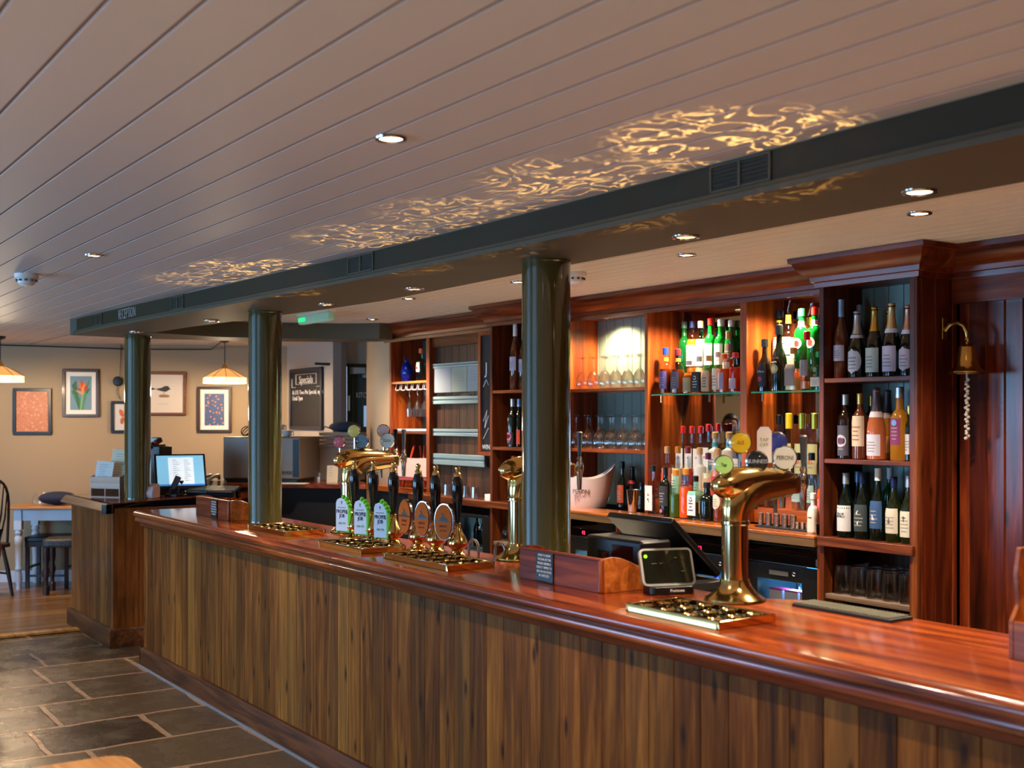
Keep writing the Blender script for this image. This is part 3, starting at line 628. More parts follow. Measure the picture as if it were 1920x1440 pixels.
LQ = {'amber': mat('amber whisky', '#b0560c', 0.1, 0.0, 0.3), 'darkamber': mat('dark amber whisky', '#6a2808', 0.1, 0.0, 0.3), 'red': mat('red aperitif', '#b01808', 0.1, 0.0, 0.3),
 'orange': mat('orange aperitif', '#e0500c', 0.1, 0.0, 0.3), 'pale': mat('pale straw liquid', '#d8d0a0', 0.1, 0.0, 0.3), 'lime': mat('greenish liquid', '#5a5a14', 0.1, 0.0, 0.3), 'water': thin_glass('clear spirit', (.80, .85, .83), .02, 1.2), 'pinkliq': mat('pink gin', '#d88a78', 0.1, 0.0, 0.3)}
CP = {n: mat('cap '+n, c, r, mt) for n, c, r, mt in (('black', '#0c0c0e', .35, 0), ('navy', '#141c44', .3, .2), ('blue', '#1c3c9c', .3, .2), ('silverblue', '#8fb2d8', .3, .5), ('silver', '#b8bcc0', .3, .8), ('gold', '#c8a050', .28, .9), ('palegold', '#d8c08c', .3, .8), ('red', '#c01814', .3, .1), ('maroon', '#7a2430', .35, .2),
 ('white', '#e4e2dc', .4, 0), ('green', '#1c9a48', .35, .1), ('greygreen', '#3a5a4c', .4, .1), ('yellow', '#e8c010', .35, .1), ('cork', '#c49a68', .7, 0), ('pinkgold', '#d09a84', .3, .8), ('mauve', '#4c4450', .35, .4), ('orange', '#c8602a', .4, .1), ('purple', '#5a1238', .35, .1), ('amber', '#c07a20', .5, 0), ('limegold', '#a8a43c', .3, .6), ('teal', '#2a8aa0', .4, .1))}
LB = {}
def lbm(c):
    if c not in LB: LB[c] = mat('label '+c, c, 0.6)
    return LB[c]
def shell(kind, h, r, z0, z1, a0, a1, m, name, parent, off=0.0009, sq=0.0, oval=False, seg=14, sxy=1.0):
    v = []; f = []; rows = 8 if oval else 5
    for i in range(rows+1):
        zz = z0+(z1-z0)*i/rows
        half = (a1-a0)/2; mid = (a0+a1)/2
        if oval: half *= math.sqrt(max(0.0, 1-(2*i/rows-1)**2))+0.01
        for k in range(seg+1):
            a = R(mid-half+2*half*k/seg); rr = rad(kind, zz)*r
            q = 1/((abs(math.cos(a))**sq+abs(math.sin(a))**sq)**(1/sq)) if sq else 1.0
            v.append(((rr*q+off)*math.sin(a), -(rr*q+off)*math.cos(a)*sxy, zz*h))
    n = seg+1
    for i in range(rows):
        for k in range(seg): f.append((i*n+k, i*n+k+1, (i+1)*n+k+1, (i+1)*n+k))
    mb = MB().add(v, f); o = mb.build(name, m, parent); return o
def marks(kind, h, r, z0, z1, m, parent, n=3, wid=0.55, seed=0, sq=0.0):
    rg = random.Random(seed); mb = MB()
    for i in range(n):
        zz = z0+(z1-z0)*(i+0.5)/n; hw = wid*rg.uniform(.5, 1)*0.8; th = (z1-z0)/n*0.16
        v = []; rr = rad(kind, zz)*r
        for z in (zz-th, zz+th):
            for k in range(7):
                a = -hw+2*hw*k/6; q = 1/((abs(math.cos(a))**sq+abs(math.sin(a))**sq)**(1/sq)) if sq else 1.0
                v.append(((rr*q+.0014)*math.sin(a), -(rr*q+.0014)*math.cos(a), z*h))
        mb.add(v, [(k, k+1, 8+k, 7+k) for k in range(6)])
    return mb.build('label_print', m, parent)
BN = [0]
def bottle(px, m, z, top, r, kind, glass, cap, label, lab=None, liq=None, txt=None, name='wine_bottle', cat='bottle', group=None, caph=None, fill=0.55, sq=0.0, oval=False, band=None, tsize=0.02, extra=None, rz=None, lz=(0.16, 0.46), s=None, print_c=None, spout=False):
    """lab: (colour, z0, z1, half angle)"""
    if s is None: s, d = on_m(px, m); h = z_at(top, d)-z
    else: h = top
    BN[0] += 1
    if group is None: group = 'bottles on the back bar'
    t = thing(name, label, cat, W(s, m, z), RZ if rz is None else rz, group)
    pr = [(rr*r, zz*h) for zz, rr in PROF[kind]]; capf = caph or {'wine': .84, 'burg': .83, 'champ': .66, 'tall': .78, 'spirit': .88, 'gin': .88, 'bail': .86, 'squat': .86}[kind]
    clear = glass in ('clear', 'aqua', 'frost')
    if spout: pr = pr[:-1]
    MB().lathe(pr, 24, sq=sq).build('glass_body', GL[glass], t)
    if liq:
        lp = [(max(.001, rad(kind, .03)*r-.0028), .03*h)]+[(max(.002, rad(kind, q)*r-.0028), q*h) for q in (.06, .2, .35, .45, .5, .55, .6, .65, .7, .8) if q < fill]+[(max(.002, rad(kind, fill)*r-.0028), fill*h)]
        MB().lathe(lp, 20, sq=sq).build('liquid', LQ[liq], t)
    if cap:
        zz = [capf, capf+.004]+[capf+(1-capf)*k/5 for k in range(1, 5)]+[1.0]
        cpz = [(rad(kind, min(q, .99))*r+.0012, q*h) for q in zz]
        if kind in ('spirit', 'gin', 'bail', 'squat'): cpz = [(r*.40+.003, capf*h), (r*.40+.003, h*1.0), (r*.34, h*1.012)]
        elif kind == 'champ': cpz += [(rad(kind, .98)*r*1.0, h*1.006), (rad(kind, .98)*r*.5, h*1.016)]
        else: cpz += [(rad(kind, .98)*r+.0006, h*1.002)]
        MB().lathe(cpz, 18).build('foil' if kind == 'champ' else 'cap', CP[cap], t)
    if band: shell(kind, h, r, band[1], band[2], -179, 179, lbm(band[0]), 'neck_band', t, .0018, seg=24)
    if spout: MB().tube([(0, 0, h*.98), (0, 0, h*1.05), (.012, 0, h*1.20)], [.009, .006, .004]).build('pourer', M['chrome'], t)
    if lab:
        c, z0, z1, ha = lab; shell(kind, h, r, z0, z1, -ha, ha, lbm(c), 'label', t, sq=sq, oval=oval)
        if not txt: marks(kind, h, r, z0+(z1-z0)*.15, z1-(z1-z0)*.3, lbm(print_c) if print_c else M['ink_grey'], t, 4, R(ha)*.75, BN[0], sq)
        if txt: text('lettering', txt, tsize, lbm(print_c) if print_c else M['ink'], t, (0, 0, h*(z0+(z1-z0)*.62)), bend=rad(kind, (z0+z1)/2)*r+.0012+(0 if not sq else .0), sx=.8, lines=.9)
    if extra: extra(t, h, r, kind)
    return t
def badge(zc, sz, c, c2=None, ang=0):
    def f(t, h, r, kind):
        rr = rad(kind, zc)*r+.0022; v = [(0, -rr, zc*h)]
        for k in range(20):
            a = 2*math.pi*k/20; x = sz*math.cos(a); q = x/rr; v.append((rr*math.sin(q), -rr*math.cos(q), zc*h+sz*math.sin(a)))
        MB().add(v, [(0, k+1, (k+1) % 20+1) for k in range(20)]).build('emblem', lbm(c), t)
        if c2:
            v2 = [(0, -rr-.0006, zc*h)]+[((rr+.0006)*math.sin(.55*sz*math.cos(2*math.pi*k/20)/rr), -(rr+.0006)*math.cos(.55*sz*math.cos(2*math.pi*k/20)/rr), zc*h+.55*sz*math.sin(2*math.pi*k/20)) for k in range(20)]
            MB().add(v2, [(0, k+1, (k+1) % 20+1) for k in range(20)]).build('emblem', lbm(c2), t)
    return f
def shape(zc, pts, c, sc=.01):
    def f(t, h, r, kind):
        rr = rad(kind, zc)*r+.0022; v = [((rr)*math.sin(x*sc/rr), -rr*math.cos(x*sc/rr), zc*h+y*sc) for x, y in pts]
        MB().add(v, [tuple(range(len(pts)))]).build('emblem', lbm(c), t)
    return f
def both(*fs):
    def f(*a):
        for q in fs: q(*a)
    return f
Z1, Z2 = SH
g = 'sparkling and rose bottles on the top shelf of the right cabinet'; mD = 4.53
bottle(1577, mD, Z2, 562, .036, 'tall', 'rosebrown', 'silverblue', 'slim amber wine bottle with long pale blue capsule, leftmost on the top shelf', ('#b9b8c6', .22, .42, 62), group=g)
bottle(1611, 4.66, Z2, 572, .036, 'tall', 'rosebrown', 'silverblue', 'amber bottle with pale blue capsule standing behind the silver-foiled sparkling wine', None, group=g)
bottle(1607, mD, Z2, 585, .041, 'champ', 'olive', 'silver', 'dark sparkling wine bottle with silver foil and pale oval label', ('#c9cdd4', .06, .44, 66), group=g, oval=True, band=('#d8d8dc', .60, .65))
bottle(1640, mD, Z2, 577, .041, 'champ', 'dark', 'gold', 'dark sparkling wine bottle with plain gold foil and green tinted square label', ('#b4c4b8', .07, .42, 62), group=g)
bottle(1668, 4.66, Z2, 584, .040, 'champ', 'dark', 'gold', 'dark bottle with gold foil standing behind the tallest champagne bottle', None, group=g)
bottle(1672, mD, Z2, 570, .042, 'champ', 'dark', 'palegold', 'tallest champagne bottle, pale gold foil with white band, lilac white label', ('#c2bccc', .07, .42, 62), group=g, band=('#dcdce0', .60, .66))
bottle(1703, mD+.02, Z2, 574, .041, 'champ', 'dark', 'pinkgold', 'dark bottle with pink gold foil at the right post, top shelf', ('#cfb8bc', .07, .42, 62), group=g, oval=True, band=('#dcdce0', .60, .66))
g = 'wine bottles on the middle shelf of the right cabinet'
bottle(1585, mD, Z1, 740, .036, 'wine', 'brownglass', 'silver', 'dark wine bottle with silver cap and ringed purple badge, middle shelf left', ('#4a4654', .05, .52, 62), group=g, extra=badge(.28, .030, '#b8b0c0', '#5a3a50'))
bottle(1613, mD, Z1, 738, .038, 'wine', 'rosebrown', 'gold', 'amber wine bottle with gold cap and tall cream picture label', ('#c8b49a', .20, .66, 66), group=g, print_c='#9a6a50')
bottle(1634, 4.66, Z1, 742, .036, 'wine', 'brownglass', 'gold', 'brown bottle with gold cap showing behind the pink sparkling wine', None, group=g)
bottle(1643, mD-.01, Z1, 729, .043, 'champ', 'pink', 'mauve', 'pink sparkling wine bottle with grey mauve foil and square white label', ('#c8c4d2', .06, .36, 62), group=g, band=('#d8ccd0', .60, .68))
bottle(1664, 4.64, Z1, 733, .042, 'champ', 'gold', 'mauve', 'golden bottle with dark mauve foil and small orange label, behind', ('#d08a4a', .10, .34, 50), group=g, band=('#b8a4a0', .60, .68))
bottle(1687, mD, Z1, 727, .043, 'squat', 'gold', 'silver', 'wide clear spirit bottle of golden liquid with purple and blue label', ('#7a2a5a', .22, .58, 40), group=g, extra=badge(.52, .014, '#6a9ac8'))
bottle(1706, mD+.02, Z1, 760, .034, 'wine', 'olive', 'gold', 'dark bottle with narrow white label at the right post, middle shelf', ('#cfc8cc', .12, .48, 60), group=g)
g = 'white wine bottles on the bottom shelf of the right cabinet'
bottle(1586, mD-.02, ZC, 887, .041, 'burg', 'dark', 'silver', 'dark wine bottle with silver cap and large white label, leftmost on bottom shelf', ('#c9c8cc', .10, .50, 72), txt='ISLA DE\nNOVELLA', tsize=.014, group=g)
bottle(1608, 4.65, ZC, 884, .038, 'burg', 'dark', 'silverblue', 'dark bottle with blue silver cap standing behind the slate labelled bottle', None, group=g)
bottle(1617, mD-.02, ZC, 886, .038, 'burg', 'dark', 'navy', 'dark wine bottle with slate label of pale crescents', ('#2c3a3e', .12, .52, 70), group=g, extra=both(shape(.40, [(-.6, 0), (-.1, .7), (.9, .9), (.2, .4), (.1, -.2), (.5, -.7), (-.3, -.6)], '#c4ccc8', .012), shape(.24, [(-.2, 0), (.1, .7), (.9, .9), (.4, .3), (.5, -.4), (.1, -.6)], '#c4ccc8', .013)))
bottle(1646, mD-.02, ZC, 878, .037, 'burg', 'dark', 'white', 'wine bottle with tall white cap and blue label bearing a pale cat shape', ('#2a4a78', .17, .55, 66), group=g, extra=shape(.32, [(-.6, -1), (-.5, .4), (-.8, 1.2), (-.3, 1), (.1, 1.3), (.1, .5), (.6, -.2), (.9, -1)], '#b8c4d4', .011))
bottle(1669, 4.65, ZC, 877, .036, 'wine', 'dgreen', 'white', 'bright green wine bottle with white cap in the back row', None, group=g)
bottle(1676, mD-.02, ZC, 894, .037, 'burg', 'olive', 'navy', 'dark wine bottle with dark cap and cream label of a small grey tree', ('#bdb6a8', .14, .52, 64), group=g, extra=shape(.33, [(-.6, -1), (-.4, .2), (0, 1.4), (.4, .2), (.6, -1)], '#5a564e', .012))
bottle(1704, mD-.02, ZC, 892, .038, 'burg', 'olive', 'silver', 'dark wine bottle with cream label and cross like mark by the right post', ('#c4bfae', .10, .48, 64), group=g, extra=shape(.36, [(-.2, -1), (-.2, .5), (-1, .6), (-1, .9), (-.2, .9), (-.2, 1.4), (.2, 1.4), (.2, .9), (1, .9), (1, .6), (.2, .5), (.2, -1)], '#2a2620', .011))

# glass shelf, whisky alcove
ZG = 1.846; ZG2 = 1.968; g = 'spirit bottles on the glass shelf of the left alcove'
bottle(1248, 4.74, ZG, 653, .038, 'squat', 'clear', 'blue', 'brown whisky bottle with royal blue cap and violet label, leftmost on glass shelf', ('#5a4a8a', .12, .50, 55), liq='darkamber', group=g, name='whisky_bottle', band=('#c88a28', .72, .80))
bottle(1271, 4.74, ZG, 655, .038, 'squat', 'clear', 'maroon', 'brown whisky bottle with dusty maroon cap and grey violet label', ('#4e4660', .12, .50, 55), liq='darkamber', group=g, name='whisky_bottle', band=('#c88a28', .72, .80))
bottle(1292, 4.73, ZG, 676, .036, 'squat', 'clear', 'white', 'amber whisky bottle with tan square label in the front row', ('#b09a68', .06, .48, 60), liq='amber', group=g, name='whisky_bottle', fill=.62)
bottle(1311, 4.74, ZG, 668, .036, 'squat', 'clear', 'white', 'square whiskey bottle with black label and white scrollwork', ('#17161a', .06, .58, 48), liq='darkamber', group=g, sq=5, name='whisky_bottle', extra=badge(.42, .012, '#b8b4ac', '#17161a'), print_c='#b8b4ac')
bottle(1329, 4.74, ZG, 667, .036, 'squat', 'clear', 'cork', 'square whiskey bottle with tan pink label beside the black labelled one', ('#b89878', .06, .60, 48), liq='amber', group=g, sq=5, name='whisky_bottle', print_c='#6a4630')
bottle(1345, 4.75, ZG, 660, .030, 'spirit', 'clear', 'white', 'narrow bottle with plain ivory label between tan and mauve labels', ('#e0d4b0', .08, .60, 60), liq='amber', group=g, name='spirit_bottle')
bottle(1358, 4.73, ZG, 664, .034, 'spirit', 'clear', 'orange', 'orange red aperitif bottle with mauve label', ('#9a86a0', .10, .52, 40), liq='orange', group=g, name='spirit_bottle', fill=.62)
bottle(1379, 4.73, ZG, 662, .036, 'spirit', 'clear', 'red', 'deep red aperitif bottle with small pink white label, next to the post', ('#b8a0ac', .10, .36, 45), liq='red', group=g, name='spirit_bottle', fill=.64)
g = 'tall bottles in the back row of the left alcove'
for px, top, gl, cp, lb, lq, de in ((1283, 604, 'dgreen', 'greygreen', None, None, 'dark green bottle with grey green cap, leftmost in the back row'), (1298, 603, 'clear', 'navy', '#d8d4cc', 'amber', 'amber whisky bottle with navy cap and white label, back row'),
    (1314, 603, 'clear', 'cork', '#d4dce8', 'pale', 'clear bottle with pale cork stopper and white blue label, back row'), (1332, 598, 'green', 'red', '#e8e4d8', None, 'bright green bottle with red cap and white label, back row'),
    (1351, 600, 'green', 'white', '#ece8dc', None, 'bright green bottle with broad white cap, centre right of back row'), (1371, 601, 'green', 'white', '#4a3a34', None, 'green bottle with white cap farthest right in the back row')):
    bottle(px, 4.88, ZG2, top, .037, 'spirit', gl, cp, de, (lb, .15, .55, 62) if lb else None, liq=lq, group=g, name='spirit_bottle', fill=.66)
bottle(1366, 4.80, ZG, 622, .033, 'spirit', 'clear', 'cork', 'clear whisky bottle with pale cork standing between the two rows', ('#d8c8a0', .10, .50, 55), liq='amber', group=g, name='whisky_bottle')

# glass shelf, vermouth alcove
g = 'liqueur bottles on the glass shelf of the right alcove'
bottle(1434, 4.74, ZG, 637, .040, 'bail', 'brownglass', 'black', 'black liqueur bottle with red marked cap and pink label, leftmost in right alcove', ('#1a1620', .10, .56, 50), group=g, name='liqueur_bottle', txt='Tia Maria', tsize=.018, print_c='#b8b8c0', extra=badge(.24, .014, '#a03048'), band=('#8a1c28', .88, .93))
bottle(1461, 4.72, ZG, 610, .043, 'bail', 'dark', 'black', 'dark round liqueur bottle with orange and cream picture label', ('#1a2028', .30, .60, 10), group=g, name='liqueur_bottle', extra=both(badge(.34, .026, '#b8a468', '#d8c890'), shape(.50, [(-2.2, -.4), (-2, .5), (0, .9), (2, .5), (2.2, -.4), (0, 0)], '#c06a38', .013)))
text('lettering', 'BAILEYS', .014, lbm('#f0d8b0'), [o for o in SC.objects if o.type == 'EMPTY'][-1], (0, 0, .155), bend=.0455, sx=.8)
bottle(1488, 4.73, ZG, 652, .038, 'squat', 'clear', 'amber', 'square clear bottle with flat cork top and mauve grey label', ('#8a7a74', .12, .62, 46), liq='pale', group=g, name='spirit_bottle', sq=5, fill=.3)
bottle(1513, 4.72, ZG, 622, .036, 'squat', 'clear', 'red', 'clear bottle with bright red cap and silver grey label', ('#8a8484', .25, .52, 46), liq='amber', group=g, name='spirit_bottle', fill=.16)
bottle(1536, 4.72, ZG, 660, .036, 'squat', 'dgreen', 'green', 'square green herb liqueur bottle with orange band, against the right post', ('#b8b4a8', .10, .34, 60), group=g, name='liqueur_bottle', sq=5, band=('#a84a28', .36, .42), extra=badge(.54, .014, '#8a8a6a'))
g = 'aperitif bottles in the back row of the right alcove'
bottle(1461, 4.88, ZG2, 582, .036, 'spirit', 'clear', 'navy', 'clear bottle with navy cap and yellow ring, left in the back row', ('#c8c4b8', .2, .5, 60), liq='pale', group=g, name='spirit_bottle', band=('#b8a820', .80, .83))
bottle(1478, 4.86, ZG2, 585, .037, 'spirit', 'clear', None, 'aperitif bottle with steel pourer, yellow neck band and CAMPARI label', ('#e8e4dc', .26, .56, 58), liq='pale', group=g, name='aperitif_bottle', txt='CAMPARI', tsize=.021, band=('#d0a020', .80, .95), spout=True, print_c='#1c2440', extra=badge(.20, .012, '#b82820'))
bottle(1500, 4.89, ZG2, 585, .036, 'spirit', 'clear', 'navy', 'clear bottle with navy cap behind, right of the steel pourer', ('#d8d0c0', .2, .5, 60), liq='pale', group=g, name='spirit_bottle')
bottle(1503, 4.83, ZG2, 580, .040, 'spirit', 'green', 'green', 'green vermouth bottle with bright green cap and round white label', None, group=g, name='vermouth_bottle', extra=badge(.42, .030, '#e4e0dc', '#c03028'), band=('#c8d8cc', .70, .80))
bottle(1518, 4.89, ZG2, 590, .036, 'spirit', 'clear', None, 'clear bottle with dark pourer and yellow neck band in the back', ('#d8d0c0', .2, .5, 60), liq='amber', group=g, name='aperitif_bottle', spout=True, band=('#d0a020', .80, .95))
bottle(1528, 4.83, ZG2, 577, .041, 'spirit', 'green', 'red', 'green vermouth bottle with red cap and round white label, near right post', None, group=g, name='vermouth_bottle', extra=badge(.42, .030, '#e4e0dc', '#c03028'), band=('#e0c8c8', .70, .80))

# counter level, left alcove
g = 'gin and liqueur bottles in the front row on the oak counter'
bottle(1225, 4.60, ZC, 873, .040, 'gin', 'clear', 'black', 'square clear gin bottle with white label of a red and black figure', ('#dcd6cc', .10, .60, 40), liq='water', group=g, name='gin_bottle', sq=6, txt='Thunder', tsize=.014, extra=both(shape(.42, [(-.4, -.6), (-.5, .4), (0, 1), (.5, .4), (.4, -.6)], '#c84a28', .008), shape(.32, [(-.9, .4), (0, .9), (.7, .2), (.3, -.3), (1.2, -1.8), (.9, -2), (-.2, -.4), (-.8, -.2)], '#1a1410', .009)))
bottle(1248, 4.59, ZC, 876, .036, 'wine', 'dark', 'black', 'black wine shaped bottle with dark label and pink round sticker', ('#2c2c34', .22, .62, 66), group=g, extra=badge(.12, .011, '#d8607a'), print_c='#8a8a94')
bottle(1267, 4.59, ZC, 881, .038, 'gin', 'aqua', 'amber', 'pale green glass bottle full of brown peppercorn spots', None, liq='lime', group=g, name='gin_bottle', fill=.50)
bottle(1286, 4.59, ZC, 879, .039, 'gin', 'clear', 'amber', 'orange speckled bottle with amber stopper in the front row', None, liq='orange', group=g, name='gin_bottle', fill=.64)
bottle(1304, 4.59, ZC, 893, .037, 'gin', 'aqua', 'black', 'square gin bottle with white and blue arched label', ('#ccd2da', .10, .66, 46), liq='water', group=g, name='gin_bottle', sq=6, extra=badge(.47, .013, '#3a6aa0', '#ccd2da'), print_c='#2a3a5a')
bottle(1326, 4.59, ZC, 905, .044, 'squat', 'dark', 'black', 'broad black bottle with beige diamond label', None, group=g, name='gin_bottle', extra=shape(.36, [(-2.6, 3), (2.4, 0), (-2.6, -3)], '#b8977c', .012))
bottle(1348, 4.59, ZC, 900, .033, 'gin', 'clear', 'cork', 'clear bottle with ivory and brown oval label beside the black bottle', ('#d0c8b8', .30, .68, 55), liq='darkamber', group=g, name='gin_bottle', oval=True, fill=.3)
for k, (t_, c_) in enumerate((('lime_speckle', '#2c200c'), )):
    pass
g = 'flavoured gins on the middle step of the left alcove'; ZS1 = 1.215; ZS2 = 1.325
for px, top, gl, cp, lb, lq, de in ((1251, 838, 'clear', 'cork', '#c84a3c', 'pinkliq', 'gin bottle with pale cork and red diagonal label, leftmost on the middle step'), (1271, 838, 'clear', 'amber', '#d8cdb8', 'pale', 'gin bottle with golden cork and white label on the middle step'),
    (1290, 838, 'clear', 'maroon', '#3c3454', 'red', 'gin bottle of red liquid with dark violet label on the middle step'), (1312, 840, 'frost', 'cork', '#d0bca8', 'pinkliq', 'frosted gin bottle with pale wooden stopper on the middle step'), (1328, 850, 'clear', 'purple', '#c8a080', 'pale', 'clear gin bottle with deep purple cap on the middle step'), (1345, 842, 'clear', 'cork', '#c8404c', 'pinkliq', 'gin bottle with cork and crimson label half behind the green tap badge')):
    bottle(px, 4.765, ZS1, top, .037, 'gin', gl, cp, de, (lb, .14, .50, 55), liq=lq, group=g, name='gin_bottle', fill=.6)
g = 'red capped gins on the top step of the left alcove'
for px, top, de in ((1280, 800, 'clear square gin bottle with red cap, leftmost of the red capped row'), (1297, 800, 'clear square gin bottle with red cap, second of the red capped row'), (1313, 800, 'clear square gin bottle with red cap, third of the red capped row'), (1328, 796, 'clear square gin bottle with brighter red cap, fourth of the red capped row')):
    bottle(px, 4.875, ZS2, top, .034, 'gin', 'clear', 'red', de, ('#ddd6d0', .16, .60, 46), liq='water', group=g, name='gin_bottle', sq=6, txt='GIN', tsize=.016, print_c='#b02820')
bottle(1346, 4.90, ZS2, 795, .034, 'gin', 'clear', 'red', 'clear gin bottle with red cap standing behind the teal necked bottles', None, liq='water', group=g, name='gin_bottle', sq=6)
for px, de in ((1341, 'white labelled bottle with wide cork and teal neck band, left of two'), (1367, 'white labelled bottle with wide cork and teal neck band, right of two')):
    bottle(px, 4.855, ZS2, 811, .041, 'gin', 'frost', 'cork', de, ('#dccfc0', .20, .62, 70), liq='water', group=g, name='gin_bottle', band=('#2a9ab4', .73, .80), extra=badge(.30, .016, '#2a8ac0'))
bottle(1385, 4.86, ZS2, 812, .036, 'gin', 'clear', 'cork', 'clear gin bottle with cork against the middle post', ('#dccfc0', .20, .5, 60), liq='water', group=g, name='gin_bottle')

# counter level, right alcove
g = 'yellow capped bottles on the steps of the right alcove'
for px, top, cp, de in ((1479, 776, 'yellow', 'clear bottle with plain yellow cap, left of the yellow capped row'), (1504, 776, 'limegold', 'clear bottle with ridged lime gold cap, middle of the yellow capped row'), (1528, 776, 'limegold', 'clear bottle with ridged lime gold cap near the right post')):
    bottle(px, 4.85, ZS2, top, .040, 'spirit', 'clear', cp, de, ('#b8b07a', .20, .60, 58), liq='water', group=g, name='spirit_bottle', caph=.80, extra=badge(.36, .013, '#c86a30'))
bottle(1461, 4.88, ZS2, 779, .034, 'spirit', 'clear', 'black', 'clear bottle with black cap left of the yellow capped row', ('#c8c4b8', .2, .5, 55), liq='water', group=g, name='spirit_bottle')
bottle(1512, 4.90, ZS2, 778, .034, 'spirit', 'clear', 'yellow', 'bottle with yellow cap seen behind the lime gold caps', None, liq='water', group=g, name='spirit_bottle')
for px, de in ((1420, 'clear spirit bottle behind the black tap badge'), (1442, 'clear spirit bottle behind the hanging white tag'), (1497, 'clear spirit bottle with teal label behind the chrome tap'), (1522, 'clear spirit bottle with black pourer behind the chrome tap handle')):
    bottle(px, 4.765, ZS1, 850, .035, 'spirit', 'clear', 'black', de, ('#9ab8b0', .15, .45, 55), liq='water', group='clear bottles on the middle step of the right alcove', name='spirit_bottle')
bottle(1525, 4.52, ZC, 925, .029, 'squat', 'frost', 'white', 'small white paper wrapped bitters bottle at the end of the counter', ('#d8d0c4', .04, .62, 120), group='small bottles at the end of the counter', txt='BITTERS', tsize=.009, name='bitters_bottle')
bottle(1539, 4.55, ZC, 880, .026, 'tall', 'clear', 'black', 'slim orange syrup bottle with black cap against the right post', None, liq='orange', group='small bottles at the end of the counter', name='syrup_bottle', fill=.7)
t = thing('glass_tumbler', 'small dark red filled tumbler beside the white bitters bottle', 'glass', W(on_m(1538, 4.47)[0], 4.475, ZC)); MB().lathe([(.022, 0), (.025, .004), (.026, .062), (.0255, .062), (.024, .006), (.0, .004)], 20).build('glass_body', M['glass'], t); MB().lathe([(.023, .006), (.0245, .055)], 18).build('drink', mat('dark red drink', '#2a0408', .15), t)

# bottles of the narrow cabinet beside the near column
g = 'wine bottles in the narrow cabinet by the near column'
bottle(966, 4.52, Z2, 602, .038, 'tall', 'rosebrown', 'white', 'amber wine bottle with long white capsule, top shelf of narrow cabinet', ('#b4b4cc', .28, .48, 62), group=g)
bottle(982, 4.56, Z2, 612, .038, 'tall', 'rosebrown', 'silverblue', 'amber wine bottle touching the column edge on the top shelf', ('#b4b4cc', .28, .48, 62), group=g)
bottle(961, 4.52, Z1, 748, .036, 'wine', 'dark', 'silver', 'dark wine bottle with round pink badge in the narrow cabinet', ('#17141c', .05, .3, 60), group=g, extra=badge(.22, .028, '#b04a70', '#1a1420'))
bottle(973, 4.56, Z1, 748, .036, 'wine', 'dark', 'silverblue', 'dark wine bottle with square red label in the narrow cabinet', ('#b8402c', .06, .36, 66), group=g)
bottle(963, 4.52, ZC, 855, .038, 'wine', 'dark', 'orange', 'dark wine bottle with orange capsule and white label, bottom of narrow cabinet', ('#c8c4c4', .25, .56, 66), group=g)

# ------------------------------------------------------------------ glasses
def goblet(rb, h, stem, base):
    """stemmed glass standing upside down on its rim, as one thin shell"""
    b = h-stem; p = [(rb*.80, 0)]
    for k in range(1, 9):
        t_ = k/8; p.append((rb*(math.sin(math.pi*(.30+.70*t_))**.62 if t_ < 1 else 0.11), b*t_))
    p[-1] = (.0065, b+.004); p += [(.0050, b+stem*.45), (.0055, h-.012), (base*.6, h-.003), (base, h-.0012), (base, h), (0.0001, h)]
    inner = [(.0001, b-.006), (.012, b-.012)]+[(max(.001, q[0]-.0011), q[1]) for q in reversed(p[1:8]) if q[1] < b-.014]+[(rb*.80-.0011, 0)]
    return MB().lathe(p[::-1]+[(rb*.80, 0)][:0]+[], 24, cap=False).lathe(inner, 24, cap=False)
gob1 = goblet(.042, .205, .085, .034).mesh('wine_glass'); gob1.materials.append(M['mid'])
gob2 = goblet(.048, .215, .085, .036).mesh('wine_glass'); gob2.materials.append(M['mid'])
def place(me, name, label, cat, s, m, z, group, rx=0):
    o = link(name, me, None, W(s, m, z), RZ+random.uniform(0, 1)); tag(o, label, cat, group); return o
for row, (m_, px0) in enumerate(((4.715, 1101), (4.80, 1118), (4.885, 1128))):
    n = 6 if row < 2 else 5
    for k in range(n):
        s = -6.10+k*.115+row*.02; place(gob1, 'wine_glass', 'upturned wine glass, %s in the %s row of the upper rack' % (ORD[k], ('front', 'middle', 'back')[row]), 'glass', s, m_, Z2, 'upturned wine glasses on the upper glass rack shelf')
for row, m_ in enumerate((4.72, 4.82, 4.91)):
    n = 6 if row < 2 else 5
    for k in range(n):
        s = -6.17+k*.118+row*.02; place(gob2, 'gin_glass', 'upturned balloon glass, %s in the %s row of the lower rack' % (ORD[k], ('front', 'middle', 'back')[row]), 'glass', s, m_, Z1, 'upturned balloon glasses on the lower glass rack shelf')
def pint(): return MB().lathe([(.0001, .140), (.030, .140), (.036, .137), (.040, .07), (.0415, .0), (.0400, .0), (.0385, .07), (.033, .128), (.0001, .128)], 20, cap=False)
pm = pint().mesh('pint_glass'); pm.materials.append(M['thick'])
for row, m_ in enumerate((4.52, 4.61, 4.69)):
    for k in range(5):
        s = -3.79+k*.0925+(.02 if row == 1 else 0)
        if s < -3.41: place(pm, 'pint_glass', 'upturned pint glass, %s in the %s row below the wine shelves' % (ORD[k], ('front', 'middle', 'back')[row]), 'glass', s, m_, .854, 'upturned pint glasses below the right cabinet')
for row, m_ in enumerate((4.53, 4.63)):
    for k in range(5): 
        o = place(pm, 'beer_glass', 'upturned beer glass, %s in the %s row of the lowest shelf' % (ORD[k], ('front', 'back')[row]), 'glass', -3.79+k*.0925, m_, .525, 'upturned beer glasses on the lowest shelf'); o.scale = (1, 1, 1.55)
